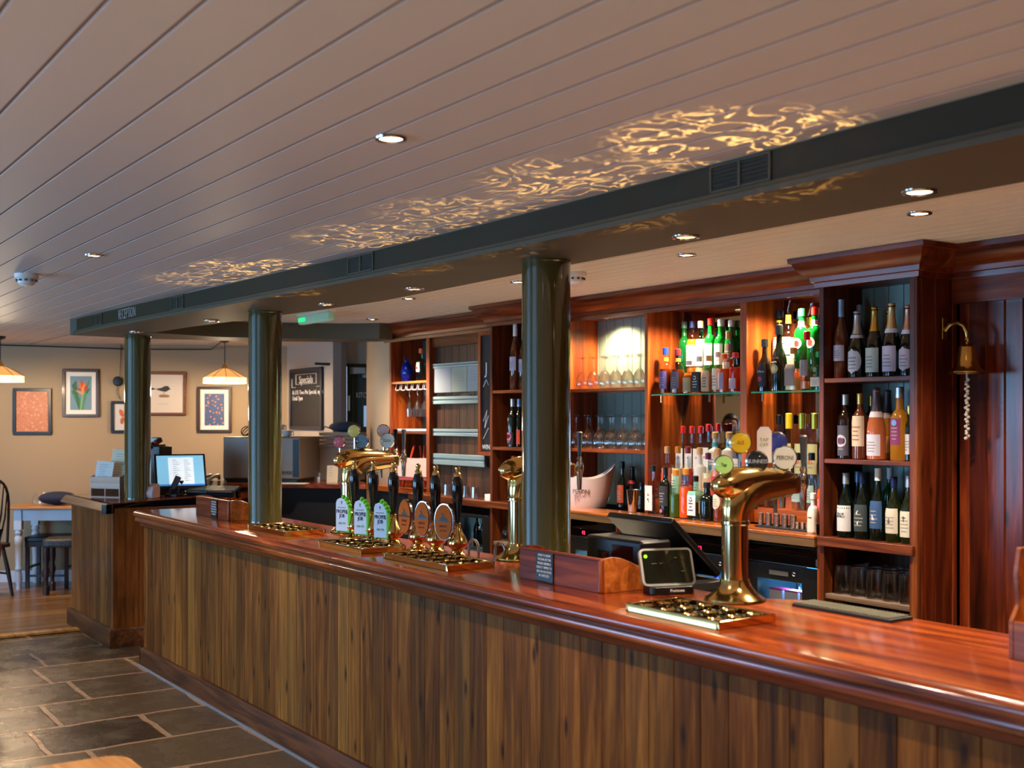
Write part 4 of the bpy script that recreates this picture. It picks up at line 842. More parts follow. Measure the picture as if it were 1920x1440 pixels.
for k in range(3): place(gob2, 'wine_glass', 'upturned wine glass under the narrow cabinet, %s' % ORD[k], 'glass', -6.70+k*.12, 4.53, .854, 'wine glasses under the narrow cabinet')

# hanging flutes, blue ornament and gin bottle in the left alcove
rk = thing('glass_hanging_rack', 'white wire glass rack under the shelf of the far left alcove', 'rack', W(-8.35, 4.80, 1.985))
for k in range(6):
    x = -.25+k*.095; mb = MB().tube([(x, -.10, 0), (x, -.11, -.045), (x+.02, -.112, -.052), (x+.055, -.112, -.052), (x+.07, -.11, -.045), (x+.07, -.10, 0)], .0028, 6); mb.tube([(x, -.11, -.045), (x, .1, -.045)], .0025, 6); mb.build('wire_loop', M['white'], rk)
def flute(rb, h, st):
    return MB().lathe([(.030, h), (.030, h-.0015), (.006, h-.012), (.0035, h-.03), (.0035, h-st), (rb*.5, h-st-.03), (rb*.95, h-st-.08), (rb, (h-st)*.45), (rb*.85, 0), (rb*.85-.001, 0), (rb-.001, (h-st)*.45), (rb*.9, h-st-.08), (rb*.4, h-st-.028), (.0001, h-st-.02)], 20, cap=False)
fl = flute(.030, .22, .08).mesh('flute'); fl.materials.append(M['thick']); fw = flute(.042, .22, .08).mesh('hanging_glass'); fw.materials.append(M['thick'])
for px, me, de in ((768, fl, 'slim champagne flute hanging upside down, leftmost under the rack'), (783, fw, 'wine glass hanging upside down in the middle of the rack'), (797, fw, 'wine glass hanging upside down against the wooden divider')):
    s, d = on_m(px, 4.76); o = link('hanging_glass', me, None, W(s, 4.76, 1.985-.05-.218), RZ); tag(o, de, 'glass', 'glasses hanging in the left alcove')
bottle(790, 4.74, 2.005, 654, .042, 'squat', 'aqua', 'orange', 'green tinted gin bottle with round red seal on the far left alcove shelf', ('#b8c8b8', .28, .58, 40), liq='water', name='gin_bottle', group='ornaments in the far left alcove', extra=badge(.40, .022, '#d8cfc8', '#a03a28'))
s, d = on_m(763, 4.76); t = thing('blue_glass_ornament', 'cobalt blue spiky glass pineapple ornament beside the gin bottle', 'ornament', W(s, 4.76, 2.005))
cob = mat('cobalt blue glass', '#0a2cb0', .08, 0, .5, .35, 1.3)
MB().lathe([(.03, 0), (.034, .01), (.046, .05), (.050, .09), (.042, .13), (.022, .155), (.015, .16)], 20).build('glass_body', cob, t)
mb = MB()
for rng in range(5):
    for k in range(9):
        a = 2*math.pi*(k+.5*(rng % 2))/9; z = .03+rng*.026; r_ = (.042, .050, .052, .046, .036)[rng]; mb.lathe([(.008, 0), (.004, .006), (.0005, .010)], 6, c=(r_*math.cos(a)*.98, r_*math.sin(a)*.98, z))
mb.build('studs', cob, t)
mb = MB()
for k in range(8):
    a = 2*math.pi*k/8; mb.tube([(0, 0, .15), (.012*math.cos(a), .012*math.sin(a), .175), (.028*math.cos(a), .028*math.sin(a), .19+.008*(k % 2))], [.006, .005, .001], 6)
mb.build('leaf_crown', cob, t)

# ------------------------------------------------------------------ things on the bar
def drip_tray(s0, s1, m0, m1, label, rings=(5, 3)):
    w, d = (s1-s0)/2, (m1-m0)/2
    t = thing('drip_tray', label, 'drip tray', W((s0+s1)/2, (m0+m1)/2, BZ), RZ, 'brass drip trays along the bar')
    mb = MB()
    for x0, x1, y0, y1 in ((-w, w, -d, -d+.012), (-w, w, d-.012, d), (-w, -w+.012, -d, d), (w-.012, w, -d, d)): mb.box(x0, x1, y0, y1, 0.001, .026)
    mb.build('rim', M['brass'], t, bevel=.002)
    MB().box(-w+.01, w-.01, -d+.01, d-.01, 0.001, .010).build('pan', M['black_g'], t)  # brass pan coloured black to paint in its dark reflections
    mb = MB()
    for i in range(rings[0]):
        for j in range(rings[1]):
            x = -w+(i+.5)*2*w/rings[0]; y = -d+(j+.5)*2*d/rings[1]; mb.lathe([(.020, .012), (.026, .021), (.029, .023), (.029, .020), (.022, .010)], 16, c=(x, y, 0), cap=False)
            mb.lathe([(.012, .011), (.015, .016), (.009, .018), (.0001, .019)], 12, c=(x, y, 0), cap=False)
    for j in range(rings[1]): y = -d+(j+.5)*2*d/rings[1]; mb.box(-w+.011, w-.011, y-.002, y+.002, .009, .014)
    for i in range(rings[0]): x = -w+(i+.5)*2*w/rings[0]; mb.box(x-.002, x+.002, -d+.011, d-.011, .009, .013)
    mb.build('grille', M['brass'], t)
drip_tray(-2.97, -2.54, 2.475, 2.72, 'brass drip tray nearest the camera, in front of the big brass tap font', (4, 3))
drip_tray(-4.70, -4.14, 2.50, 2.735, 'brass drip tray in front of the three orange badged hand pumps')
drip_tray(-5.37, -4.90, 2.49, 2.73, 'brass drip tray in front of the three white badged hand pumps', (4, 3))
drip_tray(-6.40, -5.87, 2.53, 2.77, 'brass drip tray farthest along the bar, right of the middle column')

handle_mb = MB().lathe([(.010, .150), (.013, .165), (.014, .18), (.017, .21), (.024, .265), (.0285, .305), (.027, .335), (.019, .362), (.013, .372), (.012, .374)], 24).mesh('handle'); handle_mb.materials.append(M['black_g'])
fin = MB().lathe([(.013, .362), (.018, .367), (.016, .380), (.009, .388), (.010, .394), (.013, .400), (.012, .408), (.006, .414), (.0001, .416)], 18).mesh('finial'); fin.materials.append(M['brass'])
body = MB().lathe([(.058, 0), (.058, .006), (.044, .010), (.032, .018), (.026, .030), (.027, .036), (.044, .050), (.047, .064), (.041, .082), (.028, .108), (.016, .130), (.013, .142), (.017, .146), (.017, .153), (.010, .158)], 28).mesh('pump_body'); body.materials.append(M['brass'])
ring = MB().lathe([(.0455, .050), (.048, .057), (.0475, .064)], 28, cap=False).mesh('collar'); ring.materials.append(mat('copper orange band', '#c8481c', .25, .6))
hop = mat('hop green', '#5fbf1a', .45)
def pump(px, kind, label, rz=None, m=2.80):
    s, d = on_m(px, m); t = thing('beer_hand_pump', label, 'beer pump', W(s, m, BZ), RZ, 'hand pumps on the bar')
    link('pump_body', body, t); link('collar', ring, t); link('handle', handle_mb, t); link('finial', fin, t)
    MB().tube([(0, 0, .13), (0, -.035, .14), (0, -.05, .13)], .006).build('clip_arm', M['brass'], t)
    r = (rz if rz is not None else 0)
    if kind == 'white':
        pts = [(-.040, -.085), (.034, -.085), (.036, .06), (.030, .075), (.012, .086), (-.012, .088), (-.032, .080), (-.040, .062)]
        mb = MB(); v = [(x, 0, z) for x, z in pts]+[(x, .010, z) for x, z in pts]; n = len(pts); mb.add(v, [tuple(range(n)), tuple(range(2*n-1, n-1, -1))]+[(i, n+i, n+(i+1) % n, (i+1) % n) for i in range(n)])
        c = mb.build('pump_clip', mat('pale clip board', '#c8d4e2', .35), t, (-.02, -.062, .125), r)
        mb = MB().box(.036, .046, -.002, .014, -.088, .055).box(-.042, .042, .010, .016, -.092, .07)
        for hx, hz, hr in ((.036, .066, .014), (.024, .082, .013), (.006, .094, .012), (.043, .050, .012), (.040, -.088, .008), (-.03, -.09, .008)): mb.sphere((hx, .004, hz), hr, 10, 6)
        mb.build('hop_edge', hop, c)
        text('lettering', 'PROPER\nJOB', .027, M['ink'], c, (-.002, -.001, .005), sx=.72, lines=.85)
        text('lettering', 'ALE 4.5', .014, mat('green print', '#58a02a', .6), c, (-.002, -.001, -.045)); text('lettering', 'T', .022, M['ink'], c, (-.004, -.001, .062)); MB().box(-.028, .02, -.0012, 0, .036, .040).build('print_line', M['ink_grey'], c)
    else:
        ov = [(.052*math.cos(2*math.pi*k/28), .076*math.sin(2*math.pi*k/28)*(1.0 if k < 14 else 1.08)) for k in range(28)]
        mb = MB(); n = 28; v = [(x*1.10, .004, z*1.07) for x, z in ov]+[(x*1.10, .016, z*1.07) for x, z in ov]; mb.add(v, [tuple(range(n)), tuple(range(2*n-1, n-1, -1))]+[(i, n+i, n+(i+1) % n, (i+1) % n) for i in range(n)])
        c = mb.build('pump_clip', M['chrome'], t, (-.012, -.070, .165), r)
        MB().add([(x, 0, z) for x, z in ov]+[(x, .006, z) for x, z in ov], [tuple(range(n)), tuple(range(2*n-1, n-1, -1))]+[(i, n+i, n+(i+1) % n, (i+1) % n) for i in range(n)]).build('clip_face', mat('orange clip face', '#c65c04', .85), c)
        MB().box(-.050, .050, -.002, 0, -.002, .003).build('print_line', M['black'], c)
        MB().add([(-.022, -.0015, .003), (.03, -.0015, .003), (.018, -.0015, .016), (.006, -.0015, .018), (.002, -.0015, .034), (-.010, -.0015, .040), (-.004, -.0015, .022), (-.018, -.0015, .014)], [tuple(range(8))]).build('emblem', mat('grey green emblem', '#3a4a44', .6), c)
        text('lettering', 'TRIBUTE', .016, mat('rust print', '#a03c10', .6), c, (0, -.001, -.022), sx=.8); text('lettering', 'PALE ALE', .010, mat('rust print', '#a03c10', .6), c, (0, -.001, -.042))
for px, la, r in ((665, 'hand pump with white and green badge, nearest the left brass font', .52), (700, 'hand pump with white and green badge, between its two twins', .50), (738, 'hand pump with white and green badge, beside the first orange oval badge', .48)): pump(px, 'white', la, r)
for px, la, r in ((784, 'hand pump with narrow orange oval badge, next to the white badged pumps', 0.05), (817, 'hand pump with orange oval badge, middle of the three orange ones', .16), (858, 'hand pump with orange oval badge, nearest the tall right column', .30)): pump(px, 'orange', la, r)

# brass tap fonts
def badge_lens(t, x, y, z, r, face, txt, rz, rim='chrome', fg=None, dome=True):
    c = MB().lathe([(r, 0), (r*1.06, .004), (r*1.06, .016), (r*.9, .022)], 28, axis='y').build('badge', M[rim], t, (x, y, z), rz)
    MB().lathe([(r*.95, 0.0161), (r*.95, .0225), (.0001, .0228)], 28, axis='y').build('badge_face', face, c)
    if txt: text('lettering', txt, r*.52, fg or M['ink'], c, (0, -.0235, 0), sx=.8)
    MB().lathe([(r*.94, .023), (r*.9, .027), (r*.7, .034), (r*.4, .038), (.0001, .039)], 24, axis='y', cap=False).build('badge_dome', M['thin'], c)
    MB().tube([(x, y, z-r), (x, y, .42)], .007).build('badge_post', M['chrome'], t)
    return c
def tap(t, x, y, dark):
    p = MB().tube([(x, y-.06, .395), (x, y, .395), (x, y+.01, .395)], .010).build('tap_shank', M['chrome'], t)
    MB().lathe([(.010, .30), (.0125, .33), (.013, .37), (.018, .385), (.020, .405), (.016, .425), (.010, .435), (.014, .445), (.009, .455)], 18, c=(x, y+.01, 0)).build('tap_faucet', M['chrome'], t)
    MB().lathe([(.007, .455), (.009, .47), (.013, .555), (.0145, .565), (.010, .570)], 16, c=(x, y+.01, 0)).build('tap_handle', M[dark], t)
def font(px, m, label, lenses, tag_=False, rzl=-RZ):
    s, d = on_m(px, m); t = thing('tap_font', label, 'beer font', W(s, m, BZ), RZ, 'brass tap fonts')
    MB().lathe([(.102, 0), (.106, .004), (.104, .010), (.088, .020), (.070, .034), (.056, .055), (.050, .075)], 36).build('base', M['brass'], t)
    MB().lathe([(.046, .06), (.046, .262), (.050, .266), (.050, .276), (.046, .280)], 32).build('post', M['silverbrass'], t)
    mb = MB(); path = [(0, 0, .27), (0, 0, .30), (0, .006, .328), (0, .022, .352), (0, .05, .372), (0, .09, .383), (0, .14, .388), (0, .20, .392), (0, .26, .395)]
    mb.tube(path, [.046, .049, .055, .062, .064, .060, .055, .050, .045], 24); mb.build('arm', M['brass'], t, angle=60)
    mb = MB(); mb.tube([(0, -.085, .372), (0, -.078, .385), (0, -.05, .398), (0, 0, .408), (0, .08, .412), (0, .18, .411), (0, .26, .406), (0, .28, .404)], [.014, .036, .048, .054, .052, .046, .038, .030], 20); mb.build('crown', M['brass'], t, angle=60)
    MB().box(-.035, .035, .235, .30, .360, .425).build('end_block', M['brass'], t, bevel=.010)
    for x, y, z, r, face, txt, fg in lenses: badge_lens(t, x, y, z, r, face, txt, rzl, fg=fg)
    tap(t, 0, .335, 'grey'); tap(t, -.10, .335, 'black_g')
    MB().tube([(.0, .20, .35), (0, .20, .295)], .007).build('nozzle', M['steel'], t); MB().tube([(-.03, .13, .35), (-.03, .13, .31)], .008).build('nozzle', M['black'], t)
    if tag_:
        MB().prism([(-.026, -.062), (.026, -.062), (.026, .05), (.014, .066), (-.014, .066), (-.026, .05)], 0, .003).build('price_tag', M['paper'], t, (-.02, .165, .535), None).rotation_euler = (R(90), 0, -RZ)
        c = text('lettering', 'TAP\nOFF', .018, M['ink_grey'], t, (-.02+.002, .162, .545), rot=(R(90), 0, -RZ))
    return t
M['silverbrass'] = mat('silvery polished brass', '#cdb98a', .10, 1.0)
fy = mat('yellow badge face', '#e8c21c', .4); fgn = mat('pale green badge face', '#a8d87a', .4); fdk = mat('black badge face', '#141a1e', .3); fwh = mat('white badge face', '#d8dcd0', .4); fbl = mat('blue badge face', '#2a3a98', .4); frd = mat('red badge face', '#c01a20', .4); fpk = mat('pink badge face', '#e0a898', .4)
inkg = lbm('#c89a30'); 
font(1378, 2.93, 'big brass tap font nearest the camera, with yellow, green and black badges', [(0, -.055, .472, .032, fgn, 'Tap', lbm('#2a6a2a')), (-.06, .085, .545, .037, fy, 'ALE', lbm('#c86a10')), (0, .105, .480, .037, fdk, 'GUINNESS', lbm('#b8c0cc')), (-.06, .27, .545, .036, fbl, None, None), (.0, .245, .490, .042, fwh, 'PERONI', lbm('#5a5a48'))], True, rzl=-RZ-.10)
font(655, 2.93, 'brass tap font by the middle column, with red, yellow, black and white badges', [(0, -.055, .500, .033, frd, 'M', lbm('#f0d8d8')), (-.06, .065, .560, .036, fy, None, None), (0, .085, .505, .040, fdk, 'Guinness', lbm('#8ab0b8')), (-.06, .25, .560, .036, fpk, None, None), (0, .245, .505, .042, fwh, 'CIDER', lbm('#5a8a48'))], rzl=-RZ-.25)
font(972, 2.985, 'brass tap font mostly hidden behind the near column', [], rzl=-RZ)

for px, m, la in ((888, 2.90, 'curved metal beer spout loop, right of the orange badged pumps'), (938, 2.93, 'curved metal beer spout loop just left of the near column'), (822, 2.90, 'curved metal beer spout loop behind the orange badged hand pumps')):
    s, d = on_m(px, m); mb = MB(); mb.tube([(-.042+.0*k, 0, 0) if k == 0 else (-.042*math.cos(math.pi*(k-1)/8), 0, .03+.042*math.sin(math.pi*(k-1)/8)) for k in range(10)]+[(.042, 0, -.0)], .0065, 8)
    tag(mb.build('spout_pipe', M['steel'], None, W(s, m, BZ), RZ), la, 'pipe', 'metal spout loops behind the hand pumps')

# lettered wooden boxes
def till_box(s0, s1, m0, m1, h, label, lines, px_txt):
    w, d = (s1-s0)/2, (m1-m0)/2; t = thing('wooden_box', label, 'box', W((s0+s1)/2, (m0+m1)/2, BZ), RZ, 'wooden boxes with black notices on the bar')
    MB().box(-w, w-.014, -d, -d+.014, 0, h-.008).build('front_panel', M['redwood'], t, bevel=.002)
    MB().box(-w-.003, w-.006, -d-.004, -d+.018, h-.010, h).build('top_rail', M['redwood'], t, bevel=.003)
    MB().box(w-.022, w-.002, -d-.004, -d+.018, 0, h-.002).build('corner_post', M['maho'], t, bevel=.006)
    for x in (-w, w-.014):
        pr = [(-d+.012, 0), (-d+.012, h), (-d+.05, h+.004)]+[(-d+.05+(2*d-.05)*q, h+.004-(h*.45)*(3*q*q-2*q**3)) for q in (.2, .4, .6, .8, 1.0)]+[(d, .02), (d-.006, 0)]
        MB().extr_x(pr, x, x+.014).build('end_panel', M['oak_end'] if x > 0 else M['redwood'], t, bevel=.002)
    MB().box(-w+.014, w-.014, -d+.014, d-.01, .004, .012).build('bottom', M['redwood'], t)
    nx = px_txt; n = MB().box(nx-.055, nx+.055, -d-.0065, -d-.004, .006, h-.008).build('notice', M['black'], t)
    MB().box(nx-.057, nx+.057, -d-.0075, -d-.0035, .004, .008).build('notice_holder', M['glass'], n)
    text('lettering', lines, .0135, M['ink_white'], n, (nx, -d-.0068, h*.53), lines=1.15, sx=.85)
MSG = 'OPEN TO SERVE\nTHE BAR BETTER\nPLEASE ORDER &\nMAKE IT SIMPLE TO\nASK AN ALCOHOL\nID CHECKED'
till_box(-3.82, -3.30, 2.64, 2.88, .125, 'mahogany box with black notice and orange end, in front of the near column', MSG, -.085)
till_box(-7.52, -6.93, 2.62, 2.85, .125, 'small looking mahogany box with black notice, left of the middle column', MSG, .05)

# till behind the near box
t = thing('till_shelf', 'black ledge behind the bar carrying the till', 'shelf', W(-3.50, 3.18, 1.02)); MB().box(-.42, .10, -.165, .20, 0, .03).build('board', M['black_m'], t); MB().box(-.40, -.37, -.165, .19, -.9, 0).box(.06, .09, -.165, .19, -.9, 0).build('bracket', M['black_m'], t)
t = thing('receipt_printer', 'black receipt printer box behind the lettered wooden box', 'printer', W(-3.62, 3.07, 1.05)); MB().rbox(-.20, .15, -.10, .06, 0, .175, .015).build('printer_body', M['black'], t, bevel=.012); MB().box(-.12, -.05, -.102, -.10, .03, .12).build('printer_cover', M['black_g'], t); MB().box(-.03, .10, -.102, -.10, .03, .15).build('printer_cover', M['black_g'], t)
t = thing('till', 'black touchscreen till tilted back, seen from behind', 'till', W(-3.655, 3.30, 1.05))
mb = MB(); mb.T = Matrix.Translation((0, -.05, .13)) @ Matrix.Rotation(R(-42), 4, 'X'); mb.box(-.20, .20, -.18, .17, -.014, .014); mb.build('screen_housing', M['black'], t, bevel=.006)
mb = MB(); mb.T = Matrix.Translation((0, -.05, .13)) @ Matrix.Rotation(R(-42), 4, 'X'); mb.box(-.18, .18, -.155, .15, .0145, .016); mb.build('screen', M['black_g'], t)
MB().box(-.05, .05, -.0, .10, 0, .06).build('stand', M['black'], t, bevel=.008)
x, y = on_z(1254, 1112, BZ); t = thing('payment_terminal', 'black payment terminal with silver bumper and green light', 'card machine', (x, y, BZ), R(14))
MB().rbox(-.085, .085, -.045, .055, 0, .030, .02).build('dock', M['black'], t, bevel=.004)
text('lettering', 'Pointone', .015, M['ink_white'], t, (.015, -.0465, .015))
Tt = Matrix.Translation((0, -.012, .030)) @ Matrix.Rotation(R(-22), 4, 'X')
def plate(w, h, r, y0, y1, z0=0):
    pts = []
    for cx, cz, a0 in ((w-r, h-r, 0), (-w+r, h-r, 90), (-w+r, r, 180), (w-r, r, 270)):
        for k in range(5): a = R(a0+22.5*k); pts.append((cx+r*math.cos(a), cz+r*math.sin(a)))
    n = len(pts); mb = MB(); mb.T = Tt
    return mb.add([(p, y0, q+z0) for p, q in pts]+[(p, y1, q+z0) for p, q in pts], [tuple(range(n)), tuple(range(2*n-1, n-1, -1))]+[(i, n+i, n+(i+1) % n, (i+1) % n) for i in range(n)])
plate(.102, .138, .018, .0, .016).build('bumper', mat('silver grey bumper', '#8c8a80', .35, .3), t); sc = plate(.093, .122, .010, -.002, .001, .008).build('screen', mat('dark reflective screen', '#14160f', .08, 0, .6), t)
mb = MB(); mb.T = Tt; mb.sphere((-.080, -.003, .108), .006, 10, 6); mb.build('status_light', mat('green status light', '#7cff10', .4, emit='#7cff10', es=4), t)
mb = MB(); mb.T = Tt
for xx, zz, w_ in ((-.06, .08, .02), (-.03, .08, .012), (.03, .10, .01), (.05, .05, .014)): mb.box(xx, xx+w_, -.0028, -.002, zz, zz+.002)
mb.build('screen_text', mat('faint screen text', '#5a6450', .5), sc)
tag(MB().box(-.20, .20, -.055, .055, 0, .010).build('bar_mat', M['rubber'], None, W(-2.53, 3.055, BZ), RZ, bevel=.002), 'black ribbed rubber bar mat behind the big brass tap font', 'bar mat')
mb = MB()
for k in range(26): mb.box(-.195+k*.015, -.188+k*.015, -.05, .05, .010, .014)
mb.build('rib', mat('grey green rubber ribs', '#5c5a48', .6), [o for o in SC.objects if o.name == 'bar_mat'][0])
t = thing('menu_box', 'tall orange brown wooden box cut by the right edge of the picture', 'box', W(-1.56, 2.93, BZ)); pr = [(-.12, 0), (-.12, .10), (-.09, .14), (-.10, .22), (-.085, .29), (.12, .29), (.12, 0)]
for x_ in (-.25, .236): MB().extr_x(pr, x_, x_+.014).build('end_panel', M['oak_end'], t, bevel=.002)
MB().box(-.236, .236, -.12, -.108, 0, .10).build('front_panel', M['oak_end'], t, bevel=.002); MB().box(-.236, .236, .108, .12, 0, .28).build('back_panel', M['oak_end'], t, bevel=.002)

# foreground table
t = thing('pub_table', 'blurred pine table corner at the bottom left of the picture', 'table', W(-2.75, .37, 0))
MB().rbox(-.63, .63, -.60, .60, .715, .75, .07, 6).build('table_top', M['pine'], t, bevel=.006)
for x_ in (-.52, .52):
    for y_ in (-.5, .5): MB().lathe([(.02, 0), (.028, .05), (.024, .1), (.034, .3), (.03, .5), (.036, .55), (.036, .715)], 16, c=(x_, y_, 0)).build('leg', M['pine'], t)
MB().box(-.52, .52, -.51, -.49, .62, .715).box(-.52, .52, .49, .51, .62, .715).box(-.53, -.51, -.5, .5, .62, .715).box(.51, .53, -.5, .5, .62, .715).build('apron', M['pine'], t)

# ------------------------------------------------------------------ fridges under the back bar
blu = mat('cold lit fridge interior', '#7fd0ff', .5, emit='#38a8ff', es=2.4); blu2 = mat('pale lit fridge interior', '#c0e8f0', .5, emit='#9fdcf0', es=3.0); led = mat('red fridge digits', '#ff2040', .4, emit='#ff1a38', es=6)
def fridge(s0, s1, label, interior, digits='4', handle=True, mf=4.50, items=None, win=(.07, .14), H_=1.015, wt=.875, sh=.64):
    w = (s1-s0)/2-.004; t = thing('bottle_fridge', label, 'fridge', W((s0+s1)/2, mf, 0), RZ, 'black bottle fridges under the back bar')
    mb = MB().box(-w, w, .02, .46, H_-.05, H_).box(-w, w, .02, .46, 0, .08).box(-w, -w+.03, .02, .46, .08, H_-.05).box(w-.03, w, .02, .46, .08, H_-.05).box(-w, w, .44, .46, .08, H_-.05); mb.build('fridge_body', M['black'], t)
    MB().box(-w+.03, w-.03, .42, .435, .09, H_-.06).build('lit_interior', interior, t)
    for z in (.32, sh): MB().box(-w+.03, w-.03, .05, .42, z-.01, z).build('wire_shelf', M['steel'], t)
    MB().box(-w, w, 0.0, .02, H_-.055, H_).build('top_strip', M['black_g'], t, bevel=.003)
    a, b = -w+win[0], w-win[1]
    dr_ = MB().box(-w, a, 0, .02, .08, H_-.06).box(b, w, 0, .02, .08, H_-.06).box(a, b, 0, .02, wt, H_-.06).box(a, b, 0, .02, .08, .16).build('door', M['black'], t, bevel=.002)
    MB().box(a, b, .008, .012, .16, wt).build('pane', M['thin'], dr_)
    if handle: MB().box(-.10, .03, -.008, 0, .90, .925).build('handle', M['grey'], dr_, bevel=.003)
    MB().lathe([(.011, 0), (.012, .004), (.008, .006)], 16, c=(.065, 0, .918), axis='y').build('lock', M['chrome'], dr_)
    if digits: text('display_digits', digits, .030, led, t, (-.10, -.001, H_-.028), sx=.8)
    MB().box(w-.05, w-.02, -.002, 0, H_-.045, H_-.010).build('rating_label', M['ink_grey'], t)
    l = light('AREA', 'fridge_lamp', (0, .22, .86), 5, (.35, .70, 1.0), (0, 0, 0), size=.2); l.parent = t
    return t
fridge(-4.405, -3.885, 'black fridge glowing blue beside the wine cabinet, with pale cartons inside', blu, None)
fridge(-4.925, -4.41, 'black fridge glowing blue behind the big brass tap font', blu, '-4 2', False, win=(.14, .07))
fridge(-5.445, -4.93, 'black fridge behind the tilted till screen', blu, None, False)
fridge(-5.965, -5.45, 'black fridge with red digits just right of the near column', blu2, '4 2', False)
fridge(-7.42, -6.86, 'black fridge glowing pale green, left of the near column', blu2, None, False, 4.54, win=(.10, .17), H_=1.065, wt=.985, sh=.76)
FB = {'dark': mat('dark beer bottle', '#06121a', .1, 0, .5), 'blue': mat('blue glass bottle', '#1a3ad0', .08, 0, .4, .5, 1.3), 'carton': mat('pale carton with pink edge', '#b8c4e8', .5)}
def small_bottle(m_): 
    me = MB().lathe([(.030, 0), (.031, .006), (.031, .12), (.024, .15), (.013, .175), (.012, .225), (.014, .228), (.014, .235)], 18).mesh('beer_bottle'); me.materials.append(m_); return me
sbd, sbb = small_bottle(FB['dark']), small_bottle(FB['blue'])
for k in range(4): place(sbd, 'beer_bottle', 'small dark bottle inside the pale green lit fridge, %s' % ORD[k], 'bottle', -7.32+k*.085, 4.68, .76, 'dark bottles in the left fridge')
for k in range(3): place(sbb, 'soda_bottle', 'blue glass bottle inside the fridge behind the tap font, %s' % ORD[k], 'bottle', -4.76+k*.10, 4.62, .64, 'blue bottles in the fridge')
for k in range(3):
    t = thing('drinks_carton', 'pale carton with pink edge in the right fridge, %s' % ORD[k], 'carton', W(-4.27+k*.105, 4.60, .64), RZ, 'pale cartons in the right fridge'); MB().box(-.045, .045, -.03, .03, 0, .17).build('carton_body', FB['carton'], t); MB().box(-.045, .045, -.031, .03, .17, .178).build('top_edge', mat('magenta edge', '#a02a70', .5), t); text('lettering', 'M', .06, mat('violet print', '#5a2a9a', .6), t, (0, -.0315, .08))
for k in range(3): place(sbd, 'beer_bottle', 'dark bottle behind the pale cartons in the right fridge, %s' % ORD[k], 'bottle', -4.25+k*.09, 4.72, .64, 'dark bottles behind the cartons')

# ------------------------------------------------------------------ bits on the oak counter
s, d = on_m(1101, 4.67); t = thing('ice_bucket', 'large white oval ice bucket with scooped rim and PERONI lettering', 'ice bucket', W(s, 4.67, ZC), 0)
v = []; f = []; N_ = 48; rows = 8
def bk(a, q, off): return ((.118+.067*q**.8-off)*math.cos(a), (.080+.045*q**.8-off)*math.sin(a))
def bh(a, q): return q*(.185+.095*abs(math.cos(a))**2.2)
for off in (0, .005):
    for i in range(rows+1):
        for k in range(N_): a = 2*math.pi*k/N_; q = i/rows; xx, yy = bk(a, q, off); v.append((xx, yy, max(bh(a, q), 0 if off == 0 else .006)))
n1 = (rows+1)*N_
for o_ in (0, n1):
    for i in range(rows):
        for k in range(N_):
            k2 = (k+1) % N_
            if i == rows-2 and (k in (0, 1, 47, 46, 23, 24, 22, 25)): continue
            f.append((o_+i*N_+k, o_+i*N_+k2, o_+(i+1)*N_+k2, o_+(i+1)*N_+k))
for k in range(N_): k2 = (k+1) % N_; f.append((rows*N_+k, rows*N_+k2, n1+rows*N_+k2, n1+rows*N_+k))
f.append(tuple(range(N_-1, -1, -1))); f.append(tuple(n1+k for k in range(N_)))
MB().add(v, f).build('bucket', mat('cloudy white plastic', '#d6cdcc', .35), t)
text('lettering', 'PERONI', .040, lbm('#4a4244'), t, (-.045, -.112, .105), rot=(R(78), 0, 0), sx=.8, ext=.002)
bottle(1167, 4.80, ZC, 866, .034, 'bail', 'dark', 'black', 'dark bottle with orange label right of the white ice bucket', ('#a04420', .12, .5, 60), group='bottles beside the steel shaker', name='liqueur_bottle')
bottle(1186, 4.86, ZC, 876, .036, 'champ', 'brownglass', 'black', 'brown bottle with red neck mark behind the steel shaker', ('#3a4a70', .1, .4, 50), group='bottles beside the steel shaker', name='liqueur_bottle', band=('#a02030', .60, .68))
bottle(1203, 4.82, ZC, 905, .034, 'squat', 'dark', 'black', 'dark squat bottle between the steel shaker and the gin', None, group='bottles beside the steel shaker', name='liqueur_bottle')
s, d = on_m(1187, 4.64); tag(MB().lathe([(.026, 0), (.030, .004), (.040, .135), (.0405, .138), (.039, .138), (.029, .006), (.0001, .005)], 28, cap=False).build('cocktail_shaker', M['chrome'], None, W(s, 4.64, ZC), RZ), 'polished steel cocktail tumbler on the oak counter', 'shaker')
t = thing('measure_tray', 'long black tray holding the steel spirit measures', 'tray', W(-4.17, 4.575, ZC)); MB().box(-.22, .16, -.035, .035, 0, .010).build('tray', M['black'], t, bevel=.002)
jm = {}
for nm, hh, rr in (('tall', .066, .0135), ('short', .036, .0125)):
    pr = [(rr*.9, 0)]+[q for z in [hh*k/8 for k in range(8)] for q in ((rr, z+.001), (rr, z+hh/8-.002), (rr*.93, z+hh/8-.001))]; jm[nm] = MB().lathe(pr, 16).mesh('spirit_measure'); jm[nm].materials.append(M['steel'])
for k in range(9): place(jm['tall'], 'spirit_measure', 'tall stack of steel measures, %s on the black tray' % ORD[k], 'measure', -4.37+k*.0285, 4.575+(.012 if k % 2 else -.008), ZC+.010, 'stacks of steel spirit measures')
for k in range(3): place(jm['short'], 'spirit_measure', 'short stack of steel measures on the black tray, %s' % ORD[k], 'measure', -4.115+k*.034, 4.565, ZC+.010, 'short stacks of steel measures')
t = thing('wall_bell', 'brass ship bell with white plaited rope on the cabinet side', 'bell', (0, 0, 0)); mB = 4.63; t.location = W(-3.305, mB, 2.11)
MB().rbox(0, .008, -.018, .018, -.05, .05, .004).build('wall_plate', M['brass_d'], t, bevel=.004)
